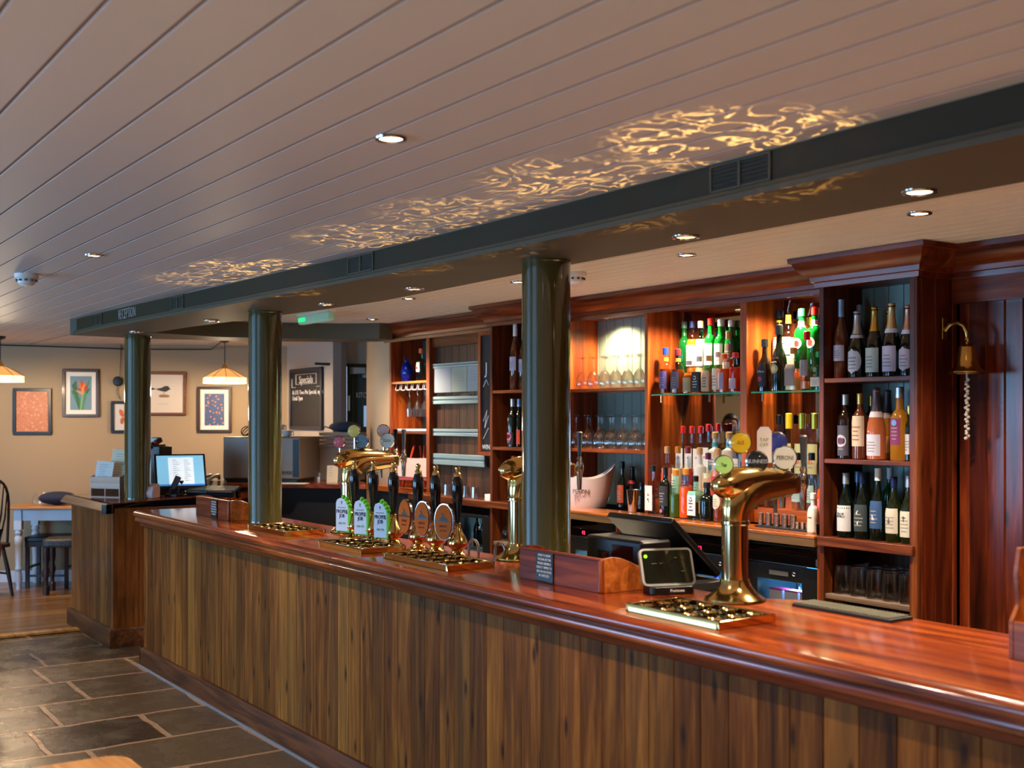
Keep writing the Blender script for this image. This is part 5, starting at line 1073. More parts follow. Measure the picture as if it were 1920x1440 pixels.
MB().tube([(.008, 0, -.01), (.035, 0, .018), (.07, 0, .022), (.10, 0, .005), (.118, 0, -.025), (.120, 0, -.045)], [.011, .010, .009, .009, .010, .008], 12).build('bracket_arm', M['brass_d'], t, angle=60)
MB().lathe([(.001, -.045), (.010, -.047), (.013, -.058), (.009, -.068), (.012, -.076), (.030, -.083), (.037, -.090), (.041, -.12), (.050, -.165), (.060, -.185), (.083, -.200), (.084, -.206), (.078, -.208), (.058, -.190), (.038, -.12), (.0001, -.09)], 36, c=(.120, 0, 0)).build('bell_body', M['brass_d'], t)
mb = MB()
for k in range(26): a = k*2.4; mb.sphere((.120+.0055*math.cos(a), .0055*math.sin(a), -.235-k*.0105), .0085, 8, 5, (1, 1, .9))
mb.tube([(.120, 0, -.12), (.120, 0, -.235)], .005); mb.build('bell_rope', mat('white cotton rope', '#c9bfae', .9), t)

# ------------------------------------------------------------------ ceiling fittings
def smoke(px, py, label):
    x, y = on_z(px, py, CEIL); t = thing('smoke_detector', label, 'smoke detector', (x, y, CEIL), 0, 'white smoke detectors')
    MB().lathe([(.062, 0), (.062, -.022), (.056, -.026)], 28).build('base', M['white'], t); MB().lathe([(.050, -.024), (.044, -.050), (.030, -.062), (.0001, -.064)], 28, cap=False).build('sensor_head', M['white'], t)
    mb = MB()
    for k in range(10): a = 2*math.pi*k/10; mb.box(.0495*math.cos(a)-.006, .0495*math.cos(a)+.006, .0495*math.sin(a)-.006, .0495*math.sin(a)+.006, -.040, -.030)
    mb.build('vent_slot', M['grey'], t)
smoke(50, 514, 'white smoke detector on the main ceiling at the far left'); smoke(1078, 511, 'white smoke detector just right of the near column top')
x, y = on_z(592, 586, CEIL); t = thing('emergency_exit_light', 'green glowing emergency exit light behind the beam', 'exit sign', (x, y, CEIL), RZ)
MB().box(-.27, .27, -.03, .03, -.012, 0).build('housing', M['white'], t); MB().rbox(-.26, .26, -.028, .028, -.075, -.012, .02).build('diffuser', mat('green exit diffuser', '#9ab8a4', .3, emit='#6fae8c', es=.18), t, bevel=.01); MB().box(-.24, -.13, -.032, -.028, -.055, -.03).build('green_lamp', mat('bright green exit lamp', '#20e880', .4, emit='#10e070', es=1.1), t)
t = thing('ceiling_dish_light', 'shallow white round ceiling light in front of the kitchen door', 'ceiling light', (-1.52, 10.9, CEIL), 0); MB().lathe([(.17, 0), (.17, -.02), (.14, -.045), (.08, -.06), (.0001, -.065)], 32, cap=False).build('diffuser', mat('cream light diffuser', '#e8dcc8', .5, emit='#ffe8c8', es=.5), t)
amber = mat('amber pendant glass', '#d09a58', .4, emit='#e8a458', es=.8); creamg = mat('cream pendant band', '#f0d8a8', .4, emit='#ffd898', es=1.8)
def pendant(x, y, label, r=.215):
    t = thing('pendant_lamp', label, 'pendant lamp', (x, y, CEIL), 0, 'tiffany style pendant lamps over the dining tables'); b = -.42
    MB().lathe([(.05, 0), (.045, -.02), (.012, -.035), (.0001, -.036)], 20, cap=False).build('ceiling_rose', M['black'], t); MB().tube([(0, 0, -.03), (0, 0, b+.15)], .0045).build('cord', M['black'], t)
    MB().lathe([(.012, b+.19), (.020, b+.165), (.030, b+.145), (.042, b+.13)], 16).build('cap', M['brass'], t)
    k8 = 10; MB().lathe([(.042, b+.135), (.11, b+.105), (r, b+.045), (r-.004, b+.043), (.11, b+.10), (.042, b+.13)], k8, cap=False).build('shade', amber, t, smooth=False)
    MB().lathe([(r, b+.045), (r+.002, b-.01), (r-.002, b-.01), (r-.004, b+.043)], k8, cap=False).build('shade_band', creamg, t, smooth=False)
    mb = MB()
    for k in range(k8): a = 2*math.pi*k/k8; c_, s_ = math.cos(a), math.sin(a); mb.tube([(.043*c_, .043*s_, b+.135), (.112*c_, .112*s_, b+.106), ((r+.002)*c_, (r+.002)*s_, b+.045), ((r+.003)*c_, (r+.003)*s_, b-.01)], .0025, 5)
    mb.build('leading', M['black'], t)
    MB().sphere((0, 0, b+.03), .035, 14, 8).build('bulb', M['lens_w'], t)
    l = light('POINT', 'bulb_light', (0, 0, b-.03), 45, (1, .74, .46), shadow_soft_size=.05); l.parent = t
pendant(-4.84, 11.1, 'amber panelled pendant lamp at the left edge of the picture'); pendant(-2.84, 11.6, 'amber panelled pendant lamp hanging left of the middle column')
pendant(-8.6, 9.9, 'amber panelled pendant lamp over the dining room outside the picture')

# ------------------------------------------------------------------ pictures on the far wall
WA = math.atan2(12.62-11.30, -2.42+11.75)
def on_wall(px):
    a = (px-PX0)/FOC; x0, y0, k = -2.42, 12.62, math.tan(WA); y = (y0-k*x0)/(1-k*a); return a*y, y
def picture(px0, px1, py0, py1, fm, label, mount=None, art=None, fw=.03, mw=.045, draw=None):
    (xa, ya), (xb, yb) = on_wall(px0), on_wall(px1); w = math.hypot(xb-xa, yb-ya)/2; d = (ya+yb)/2; z1, z0 = z_at(py0, d), z_at(py1, d); h = (z1-z0)/2
    t = thing('framed_picture', label, 'picture', ((xa+xb)/2+.002, (ya+yb)/2-.004, (z0+z1)/2), WA, 'framed pictures on the buff wall')
    MB().box(-w, w, -.025, 0, h-fw, h).box(-w, w, -.025, 0, -h, -h+fw).box(-w, -w+fw, -.025, 0, -h+fw, h-fw).box(w-fw, w, -.025, 0, -h+fw, h-fw).build('frame', fm, t, bevel=.004)
    MB().box(-w+fw, w-fw, -.010, -.002, -h+fw, h-fw).build('mount', mount or M['paper'], t)
    if art: MB().box(-w+fw+mw, w-fw-mw, -.012, -.010, -h+fw+mw, h-fw-mw).build('artwork', art, t)
    if draw: draw(t, w-fw-mw, h-fw-mw)
    return t
def pat(name, bg, c1, c2, sc, thr=.5):
    q = NT(name); tc = q.n('TexCoord'); n = q.n('TexNoise'); n.inputs['Scale'].default_value = sc; n.inputs['Distortion'].default_value = 3; q.l(tc.outputs['Object'], n.inputs['Vector'])
    vo = q.n('TexVoronoi'); vo.inputs['Scale'].default_value = sc*1.1; q.l(tc.outputs['Object'], vo.inputs['Vector'])
    col = q.mix(q.ramp(n.outputs['Fac'], [(thr-.03, '#000000'), (thr, '#ffffff'), (thr+.05, '#000000')]), bg, c1)
    col = q.mix(q.ramp(vo.outputs['Distance'], [(.22, '#ffffff'), (.30, '#000000')]), col, c2); q.l(col, q.b.inputs['Base Color']); return q.m
picture(25, 97, 728, 815, M['black'], 'black framed orange scrollwork pattern, leftmost picture', art=pat('orange scrollwork', '#c87a4c', '#8e4620', '#d89468', 22), mw=.001, fw=.032)
def poly(t, pts, c, y=-.0135, name='motif'): MB().add([(x, y, z) for x, z in pts], [tuple(range(len(pts)))]).build(name, lbm(c), t)
def bop(t, w, h):
    for k, (x0, x1, zt) in enumerate(((-.9, -.55, .2), (-.75, -.3, -.1), (.5, .95, .3), (.3, .8, -.05), (-.4, -.1, -.3), (.55, .9, .85), (-.85, -.45, .75))): poly(t, [(x0*w*.2, -h), (x0*w, zt*h*.6), (x1*w*.95, zt*h), (x1*w*.5, -h*.2), (x1*w*.2, -h)], ('#2c6a4a', '#3f8a5c', '#1f5038', '#4a9a68', '#2f7a50', '#3a7c4c', '#2a5c3c')[k], -.0132-.0002*k)
    for k, (x, z) in enumerate(((-.55, .55), (-.25, .75), (.05, .85), (.3, .65), (.55, .5), (.15, .45), (-.4, .35))): poly(t, [(.0, .05*h), (x*w*.7, z*h*.75), (x*w, z*h), (x*w*.9+.02, z*h*.7), (.03, .05*h)], ('#d8501c', '#e06a20', '#c83c14', '#e07a2a', '#b8341a', '#f08a3a', '#3a2c34')[k], -.015-.0002*k)
    poly(t, [(-.55*w, .15*h), (.1*w, .12*h), (.35*w, 0), (.15*w, -.15*h), (-.1*w, -.02*h)], '#c8905c', -.0168); poly(t, [(-.1*w, -h), (.12*w, -.1*h), (.2*w, -.1*h), (.02*w, -h)], '#8ab06a', -.0166)
picture(118, 186, 692, 782, M['frame_dark'] if 'frame_dark' in M else M['darkwood'], 'dark framed painting of an orange bird of paradise flower', art=mat('blue grey art ground', '#6f8f9c', .7), draw=bop)
def bfly(t, w, h):
    for s_ in (-1, 1):
        poly(t, [(s_*.05*w, .05*h), (s_*.35*w, .7*h), (s_*.8*w, .9*h), (s_*.95*w, .7*h), (s_*.85*w, .25*h), (s_*.5*w, 0)], '#c8683a'); poly(t, [(s_*.05*w, -.02*h), (s_*.55*w, -.05*h), (s_*.8*w, -.35*h), (s_*.7*w, -.75*h), (s_*.4*w, -.8*h), (s_*.15*w, -.4*h)], '#b85a34')
        for q in range(4): poly(t, [(s_*(.3+.15*q)*w, (.2+.18*q)*h), (s_*(.38+.15*q)*w, (.26+.18*q)*h), (s_*(.42+.13*q)*w, (.16+.18*q)*h)], '#1a1414', -.0140)
    poly(t, [(-.05*w, .4*h), (.05*w, .4*h), (.04*w, -.5*h), (-.04*w, -.5*h)], '#1a1414', -.0142)
picture(209, 262, 752, 812, M['black'], 'small black framed orange butterfly print beside the far column', draw=bfly, mount=mat('pale print paper', '#cfc6bc', .8))
def bird(t, w, h):
    poly(t, [(-.5*w, .30*h), (-.1*w, .38*h), (.15*w, .52*h), (.35*w, .50*h), (.42*w, .36*h), (.50*w, .30*h), (.40*w, .26*h), (.2*w, .12*h), (-.1*w, .16*h)], '#35302c'); poly(t, [(-.5*w, .34*h), (-.95*w, .46*h), (-.9*w, .36*h), (-.98*w, .24*h), (-.5*w, .26*h)], '#2a2624', -.0136)
    poly(t, [(.05*w, .14*h), (.05*w, -.12*h), (.075*w, -.12*h), (.08*w, .14*h)], '#4a3a2c', -.0137); poly(t, [(-.28*w, -.14*h), (-.1*w, -.06*h), (.25*w, -.07*h), (.45*w, -.15*h), (.35*w, -.26*h), (-.2*w, -.26*h)], '#8a6c48', -.0138)
    MB().box(-.05, .05, -.0132, -.0125, -.72*h, -.70*h).build('caption', M['ink_grey'], t)
picture(262, 349, 697, 779, M['frame_brown'], 'brown framed print of a small bird perched on a stand', draw=bird, mount=mat('cream print paper', '#cdbfae', .8))
picture(370, 434, 725, 811, M['darkwood'], 'dark framed navy floral pattern print under the pendant lamp', art=pat('navy floral', '#33437a', '#4f7282', '#d08a58', 26, .5), mw=.045)
xw, yw = on_wall(222); t = thing('wall_speaker', 'small round black wall speaker with hanging cable by the far column', 'speaker', (xw, yw-.004, z_at(715, yw)), WA); MB().lathe([(.05, 0), (.052, .02), (.04, .04), (.0001, .042)], 24, axis='y').build('speaker_body', M['black'], t); MB().tube([(.02, -.02, .04), (.03, -.01, .30), (.028, -.008, .7)], .004, 6).build('cable', M['black'], t); MB().tube([(0, -.02, -.04), (-.015, -.01, -.11), (.02, -.01, -.19)], .004, 6).build('cable', M['black'], t)
mb = MB(); mb.tube([(-5.6, 12.05+.115, 2.47), (-4.9, 12.24, 2.455), (-4.0, 12.36, 2.43), (-3.2, 12.46, 2.435), (-2.86, 11.62, 2.472)], .006, 6); tag(mb.build('ceiling_cable', M['black'], None, (0, 0, 0), 0), 'thin black cable sagging along the top of the buff wall', 'cable')
# ------------------------------------------------------------------ dining corner
t = thing('dining_table', 'pine topped dining table with white turned legs by the far wall', 'table', (-4.24, 11.93, 0), R(4))
MB().rbox(-.80, .90, -.33, .33, .80, .83, .08, 6).build('table_top', M['pine'], t, bevel=.006)
MB().box(-.68, .78, -.27, -.25, .69, .80).box(-.68, .78, .25, .27, .69, .80).box(-.69, -.67, -.26, .26, .69, .80).box(.77, .79, -.26, .26, .69, .80).build('apron', M['white_paint'], t)
lp = [(.022, 0), (.026, .03), (.020, .05), (.036, .10), (.030, .16), (.024, .19), (.036, .21), (.030, .24), (.036, .45), (.040, .52), (.028, .54), (.040, .57), (.030, .59), (.030, .60)]
for x_ in (-.67, .77):
    for y_ in (-.25, .25): MB().lathe(lp, 18, c=(x_, y_, 0)).box(x_-.036, x_+.036, y_-.036, y_+.036, .60, .80).build('leg', M['white_paint'], t)
def spindle_chair(x, y, rz, label, sc=1.1):
    t = thing('spindle_back_chair', label, 'chair', (x, y, 0), rz, 'dark wooden chairs in the dining corner'); t.scale = (sc, sc, sc); dw = M['darkwood']
    MB().rbox(-.22, .22, -.21, .21, .43, .465, .06, 5).build('seat', dw, t, bevel=.006)
    for x_ in (-1, 1):
        for y_ in (-1, 1): MB().tube([(x_*.16, y_*.15, .43), (x_*.19, y_*.18, .22), (x_*.215, y_*.205, .0)], [.016, .020, .013], 10).build('leg', dw, t)
    MB().tube([(-.18, -.17, .2), (-.18, .17, .2)], .01).tube([(.18, -.17, .2), (.18, .17, .2)], .01).tube([(-.18, 0, .2), (.18, 0, .2)], .01).build('stretcher', dw, t)
    bow = [(-.19*math.cos(math.pi*k/14) if True else 0, .17+.10*math.sin(math.pi*k/14), .46+.56*math.sin(math.pi*k/14)**.55) for k in range(15)]
    MB().tube(bow, .012, 10).build('back_bow', dw, t)
    for k in range(7):
        x_ = -.135+k*.045; q = math.sqrt(max(0, 1-(x_/.19)**2))
        MB().tube([(x_*.8, .17, .46), (x_, .17+.10*q*.6, .46+.56*q**.55*.5), (x_, .17+.10*q, .46+.56*q**.55)], [.006, .008, .005], 8).build('spindle', dw, t)
spindle_chair(-5.10, 11.15, R(-120), 'dark spindle back chair cut by the left edge of the picture')
spindle_chair(-3.35, 11.20, R(-120), 'dark wooden chair whose back shows left of the leaflet box', 1.12)
t = thing('dark_chair', 'dark chair with black seat tucked under the dining table', 'chair', (-4.66, 11.90, 0), R(4), 'dark wooden chairs in the dining corner')
MB().rbox(-.22, .22, -.20, .20, .47, .52, .03).build('seat', M['black'], t, bevel=.01); MB().box(-.21, .21, -.19, .19, .42, .47).build('seat_rail', M['darkwood'], t)
for x_ in (-.19, .19):
    for y_ in (-.17, .17): MB().box(x_-.018, x_+.018, y_-.018, y_+.018, 0, .42).build('leg', M['darkwood'], t, bevel=.004)
MB().box(-.19, .19, -.18, -.16, .12, .14).box(-.20, -.18, -.17, .17, .2, .22).box(.18, .20, -.17, .17, .2, .22).build('stretcher', M['darkwood'], t)
t = thing('upholstered_stool', 'carved dark stool with patterned cushion between the dining table and the desk', 'stool', (-4.35, 11.46, 0), R(10))
MB().rbox(-.20, .20, -.18, .18, .46, .54, .07, 5).build('cushion', pat('dark floral cushion', '#15181c', '#8a8272', '#26303c', 30), t, bevel=.02)
for x_ in (-.16, .16):
    for y_ in (-.14, .14): MB().lathe([(.03, 0), (.032, .08), (.018, .10), (.020, .16), (.034, .22), (.020, .28), (.032, .34), (.032, .46)], 12, c=(x_, y_, 0)).build('leg', M['darkwood'], t)
t = thing('cushion', 'navy blue cushion lying on the dining table', 'cushion', (-4.58, 11.84, .831), R(5))
MB()._sph((0, 0, .068), .2, 24, 12, (.95, .7, .34)).build('cover', M['navy'], t)
t = thing('menu_holder', 'clear bottle with paper menu on the dining table', 'menu holder', (-4.83, 11.9, .83), R(0)); MB().lathe([(.03, 0), (.031, .005), (.031, .07), (.014, .10), (.014, .125), (.0125, .125), (.012, .10), (.029, .07), (.029, .006), (.0001, .005)], 18, cap=False).build('glass_body', M['thin'], t); MB().lathe([(.03, 0), (.031, .005), (.031, .06), (.014, .085), (.014, .10)], 16, c=(.05, .01, 0), cap=False).build('glass_body', M['thin'], t)
mb = MB(); mb.T = Matrix.Translation((.07, -.03, .055)) @ Matrix.Rotation(R(25), 4, 'Y'); mb.box(-.012, .012, -.002, .002, -.05, .075); mb.build('paper_slip', M['paper'], t)

# ------------------------------------------------------------------ reception desk things
def on_desk(px, py, z=BZ): x, y = on_z(px, py, z); return Vector((x, y, z))
t = thing('leaflet_box', 'pale plywood leaflet box with two lower pigeonholes on the desk', 'box', on_desk(206, 932), R(-20)); pw = M['plywood']
MB().box(-.135, .135, -.06, -.052, .075, .165).build('front_panel', pw, t); MB().box(-.135, .135, .10, .108, 0, .215).build('back_panel', pw, t); MB().box(-.135, .135, -.06, .10, 0, .008).box(-.135, .135, -.055, .10, .070, .078).build('shelf', pw, t); MB().box(-.004, .004, -.06, .10, .008, .072).build('divider', pw, t)
for x_ in (-.143, .135): MB().extr_x([(-.06, 0), (-.06, .165), (-.02, .175), (.06, .225), (.108, .225), (.108, 0)], x_, x_+.008).build('end_panel', pw, t)
def card(t_, w, h, m_, lean, lines, roll=0):
    T_ = Matrix.Rotation(R(roll), 4, 'Y') @ Matrix.Rotation(R(-lean), 4, 'X'); mb = MB(); mb.T = T_; mb.box(-w/2, w/2, 0, .003, 0, h); mb.build('sheet', m_, t_)
    mb = MB(); mb.T = T_
    for k in range(lines): ww = w*.32*random.uniform(.5, 1); mb.box(-w*.3, -w*.3+ww*1.6, -.0008, 0, h*.86-k*h*.62/lines, h*.86-k*h*.62/lines+.0025)
    mb.build('print', M['ink_grey'], t_)
p = on_desk(206, 932); p2 = p+Vector((.07, .02, .085)); t = thing('menu_card', 'cream menu card standing at the back of the leaflet box', 'card', p2, R(-14)); card(t, .215, .300, M['cream'], 10, 9, 3)
p2 = p+Vector((-.055, -.025, .085)); t = thing('menu_card', 'smaller white menu card in front in the leaflet box', 'card', p2, R(-14)); card(t, .155, .205, M['paper'], 9, 7, 4)
t = thing('card_printer', 'pinkish white label printer box left of the cordless phone', 'printer', on_desk(270, 934), R(-8)); MB().extr_x([(-.06, 0), (-.07, .045), (-.05, .095), (.05, .115), (.07, .10), (.07, 0)], -.075, .105).build('printer_body', mat('pinkish white plastic', '#c8a8a0', .45), t, bevel=.008); MB().box(-.10, -.078, -.05, .05, .0, .09).build('paper_roll', M['paper'], t); MB().box(-.03, .05, -.03, .02, .112, .120).build('blue_strip', mat('slate blue strip', '#4a5478', .5), t)
t = thing('cordless_phone', 'dark cordless phone standing in its cradle', 'phone', on_desk(322, 931), R(-5)); MB().rbox(-.055, .07, -.04, .05, 0, .022, .02).extr_x([(-.03, .02), (.04, .02), (.045, .05), (.0, .07)], .0, .06).build('cradle', M['black'], t, bevel=.004)
mb = MB(); mb.T = Matrix.Translation((-.01, 0, .02)) @ Matrix.Rotation(R(22), 4, 'Y') @ Matrix.Rotation(R(-10), 4, 'X'); mb.rbox(-.024, .024, -.014, .014, 0, .155, .008); mb.build('handset', mat('brown grey plastic', '#3c3431', .4), t, bevel=.006)
t = thing('computer_monitor', 'bright tilted computer monitor showing a white document', 'monitor', on_desk(341, 930), R(24)); T_ = Matrix.Translation((0, .0, .055)) @ Matrix.Rotation(R(-25), 4, 'X')
mb = MB(); mb.T = T_; mb.box(-.205, .205, 0, .03, 0, .315); mb.build('housing', M['black'], t, bevel=.006)
MB().tube([(0, .03, .0), (0, .05, .12)], .03, 12).rbox(-.11, .11, -.04, .12, 0, .012, .03).build('stand', M['black'], t)
mb = MB(); mb.T = T_; mb.box(-.187, .187, -.0015, 0, .032, .298); scr = mb.build('screen', mat('lit blue screen', '#a8d8f0', .3, emit='#7fc8ea', es=.55), t)
mb = MB(); mb.T = T_; mb.box(-.095, .105, -.0025, -.0016, .045, .280); mb.build('document', mat('lit white page', '#f4f8fa', .3, emit='#e8f4fa', es=.62), scr)
mb = MB(); mb.T = T_; mb.box(-.187, .187, -.003, -.0026, .032, .044); mb.build('task_bar', mat('lit blue bar', '#2a70c0', .3, emit='#2a78d0', es=.6), scr)
mb = MB(); mb.T = T_
for k in range(11):
    for x0 in (-.06, .03): mb.box(x0, x0+.03+.012*(k % 3), -.0032, -.0027, .255-k*.018, .258-k*.018)
mb.build('screen_text', mat('grey screen text', '#7a98a8', .5), scr)
t = thing('keyboard', 'black keyboard with silver wrist bar propped on the desk', 'keyboard', on_desk(398, 930)+Vector((0, 0, .035)), R(-10)); mb = MB(); mb.T = Matrix.Rotation(R(14), 4, 'X'); mb.box(-.21, .21, -.07, .11, 0, .016); mb.box(-.20, -.17, .06, .10, -.075, 0); mb.box(.17, .20, .06, .10, -.075, 0); mb.box(-.20, .20, -.06, -.03, -.03, 0); mb.build('tray', M['black'], t, bevel=.004)
mb = MB(); mb.T = Matrix.Rotation(R(14), 4, 'X')
for j in range(5):
    for k in range(16): mb.box(-.20+k*.025, -.18+k*.025, -.03+j*.026, -.009+j*.026, .016, .023)
mb.build('keys', mat('grey keys', '#6a655e', .5), t); mb = MB(); mb.T = Matrix.Rotation(R(14), 4, 'X'); mb.tube([(-.02, -.062, .02), (.20, -.062, .02)], .013, 10); mb.build('wrist_bar', M['chrome'], t)
t = thing('desk_phone', 'grey desk telephone with raised handset right of the monitor', 'phone', Vector((-2.56, 10.02, 1.07)), R(-10)); MB().extr_x([(-.09, 0), (-.09, .03), (.08, .10), (.09, 0)], -.10, .10).build('phone_body', mat('dark grey plastic', '#55514c', .4), t, bevel=.006)
for x_ in (-.08, -.01): MB().tube([(x_, -.10, .06), (x_+.0, -.08, .10), (x_+.02, .0, .135), (x_+.03, .08, .14), (x_+.03, .10, .11)], [.014, .018, .013, .018, .014], 10).build('handset', mat('silver grey plastic', '#8a8680', .35), t)
t = thing('till_tower', 'dark grey computer cabinet behind the far column', 'cabinet', Vector((-3.02, 9.86, 1.07)), R(-20)); MB().box(-.13, .13, -.08, .09, 0, .40).build('case', mat('dark grey metal', '#3a3634', .4, .3), t, bevel=.006); MB().box(-.10, -.03, -.083, -.08, .28, .29).build('slot', M['chrome'], t)
t = thing('card_reader', 'black card reader with blue screen on top of the grey cabinet', 'card machine', Vector((-3.01, 9.85, 1.471)), R(-30)); mb = MB(); mb.T = Matrix.Rotation(R(25), 4, 'X'); mb.rbox(-.06, .06, -.09, .07, .01, .05, .02); mb.build('reader_body', M['black'], t, bevel=.008); mb = MB(); mb.T = Matrix.Rotation(R(25), 4, 'X'); mb.box(-.045, .03, -.05, .04, .05, .053); mb.build('screen', mat('pale blue screen', '#7ab0c0', .3, emit='#6aa8c0', es=.4), t); MB().sphere((.055, -.03, .03), .02, 10, 6).build('red_button', M['red'], t); MB().rbox(-.07, .07, -.08, .08, 0, .012, .02).build('base', M['grey'], t)

# on the reception back counter
ZR = 1.14
t = thing('coffee_machine', 'brushed steel coffee machine behind the middle column', 'coffee machine', (-2.16, 10.46, ZR), R(-12)); MB().box(-.36, .36, -.19, .30, .03, .40).build('body', mat('satin brown steel', '#8a7c70', .5, .4), t, bevel=.012); MB().box(-.365, -.355, -.15, .28, .05, .38).build('side_panel', mat('dark steel', '#4a4440', .35, .8), t); MB().box(-.34, .34, -.20, .28, 0, .03).build('drip_base', M['black'], t); MB().box(.30, .355, -.195, -.188, .05, .38).build('edge_trim', M['black'], t)
text('lettering', 'TURMIX', .045, M['ink'], t, (.22, -.193, .085), sx=.9)
cupm = MB().lathe([(.022, 0), (.030, .004), (.043, .035), (.046, .055), (.044, .055), (.040, .035), (.026, .008), (.0001, .006)], 20, cap=False)
for k, (dx_, dy_, dz_, la) in enumerate(((.05, -.05, 0, 'white coffee cup on the steel machine, beside the middle column'), (.16, -.03, 0, 'white coffee cup with visible handle on the steel machine'), (.09, -.02, .052, 'white coffee cup stacked topmost on the steel machine'))):
    p = Vector((-2.16, 10.46, ZR+.40+dz_))+Vector((dx_, dy_, 0)); t = thing('coffee_cup', la, 'cup', p, R(-20+k*8), 'white cups on the coffee machine'); o = link('cup_body', cupm.mesh('cup') if k == 0 else bpy.data.meshes['cup'], t)
    if k == 0: o.data.materials.append(M['white'])
    MB().tube([(.040, 0, .045), (.062, 0, .042), (.064, 0, .022), (.034, 0, .014)], .005, 8).build('handle', M['white'], t)
t = thing('coiled_cable', 'coiled black cable on top of the coffee machine', 'cable', (-2.36, 10.42, ZR+.405), R(0)); mb = MB()
for k in range(3): mb.tube([(.045*math.cos(a)+.01*k, .03*math.sin(a), .045+.04*math.sin(a+.5*k)) for a in [2*math.pi*q/16 for q in range(17)]], .005, 6)
mb.build('loop', M['black'], t); MB().box(.07, .13, -.02, .02, 0, .035).build('plug', M['black'], t, bevel=.005)
t = thing('folder_stack', 'stack of pale file boxes beside the brass font', 'boxes', (-1.60, 10.75, ZR), R(-10)); MB().box(-.13, .22, -.12, .14, 0, .30).build('box_body', mat('pale grey card', '#9c9186', .6), t, bevel=.004)
for k in range(4): MB().box(-.14+.01*(k % 2), .23, -.13, .14, .30+k*.035, .330+k*.035).build('folder', mat('cream folder', '#a99c88', .7) if k % 2 else mat('pale grey card', '#9c9186', .6), t)
t = thing('cloth_bag', 'slate blue cloth bag slumped on the file boxes', 'bag', (-1.53, 10.74, ZR+.438), R(-10)); MB()._sph((0, 0, .048), .15, 20, 10, (1, .7, .33)).build('bag_body', M['denim'], t); MB().tube([(-.13, 0, .03), (-.18, -.02, .05), (-.2, -.03, .02)], .006).build('strap', M['denim'], t)
tag(MB().box(-.14, .14, -.07, .07, 0, .006).build('paper_sheet', M['cream'], None, (-1.90, 10.10, ZR), R(-8)), 'loose cream papers on the reception counter beside the middle column', 'paper')
t = thing('printed_card', 'white cards propped against the file boxes', 'card', (-1.58, 10.30, ZR), R(-8)); card(t, .10, .15, M['cream'], 8, 4)
tag(MB().lathe([(.026, 0), (.028, .004), (.033, .09), (.032, .09), (.027, .006), (.0001, .005)], 20, cap=False).build('glass_tumbler', M['thin'], None, (-1.67, 10.10, ZR), 0), 'clear tumbler on the reception counter left of the white cards', 'glass')

# specials chalkboard on the grey wall
def frame_board(name, label, p0, p1, z0, z1, fw, fm):
    w = (Vector(p1)-Vector(p0)).length/2; a = math.atan2(p1[1]-p0[1], p1[0]-p0[0]); c = (Vector(p0)+Vector(p1))/2; t = thing(name, label, 'chalkboard', (c.x, c.y, (z0+z1)/2), a); h = (z1-z0)/2
    MB().box(-w, w, -.03, -.004, h-fw, h).box(-w, w, -.03, -.004, -h, -h+fw).box(-w, -w+fw, -.03, -.004, -h+fw, h-fw).box(w-fw, w, -.03, -.004, -h+fw, h-fw).build('frame', fm, t, bevel=.004); MB().box(-w+fw, w-fw, -.014, -.004, -h+fw, h-fw).build('slate', M['slate'], t); return t, w, h
def on_seg(px, a, b):
    k = (px-PX0)/FOC; t_ = (k*a[1]-a[0])/((b[0]-a[0])-k*(b[1]-a[1])); return (a[0]+t_*(b[0]-a[0]), a[1]+t_*(b[1]-a[1]))
A_, B_ = (-2.42, 12.62), (-1.72, 11.50); pa, pb = on_seg(547, A_, B_), on_seg(607, A_, B_)
t, w, h = frame_board('specials_board', 'framed chalkboard headed Specials on the grey kitchen wall', pa, pb, z_at(806, 12.1), z_at(690, 12.1), .035, mat('dark navy frame', '#232833', .4))
text('lettering', 'Specials', .11, M['ink_white'], t, (0, -.016, h*.62), sx=1.1); text('lettering', '& £15 Two Pie Special, open\nUntil 7pm', .062, M['ink_white'], t, (-w*.86, -.016, h*.12), sx=1.15, align='LEFT')
mb = MB()
for x0, x1, z0, z1 in ((-.27, .27, .47, .475), (-.27, .27, .28, .285), (-.27, -.262, .28, .475), (.262, .27, .28, .475), (-.38, -.27, .22, .225), (.27, .38, .22, .225), (-.38, -.372, .22, .39), (.372, .38, .22, .39)): mb.box(x0*w/.42, x1*w/.42, -.0165, -.014, z0*h/.6+h*.02, z1*h/.6+h*.02)
mb.build('chalk_banner', M['ink_white'], t)
p0, p1 = W(-7.235, 4.66), W(-6.81, 4.66); t, w, h = frame_board('chalkboard', 'tall narrow chalkboard half hidden by the narrow wine cabinet', tuple(p0)[:2], tuple(p1)[:2], 1.43, 2.335, .03, M['maho'])
mb = MB().tube([(-w+.05, -.016, .05), (-w+.09, -.016, .10), (-w+.12, -.016, .06)], .004, 5).tube([(-w+.05, -.016, -.20), (-w+.10, -.016, -.12), (-w+.07, -.016, -.25), (-w+.12, -.016, -.16)], .003, 5).tube([(-w+.05, -.016, -.33), (-w+.12, -.016, -.25)], .003, 5); mb.build('chalk_drawing', M['ink_white'], t); text('lettering', 'J', .12, M['ink_white'], t, (-w+.09, -.016, .18)); text('lettering', 'WINE', .05, M['ink_white'], t, (-w+.10, -.016, -.39))

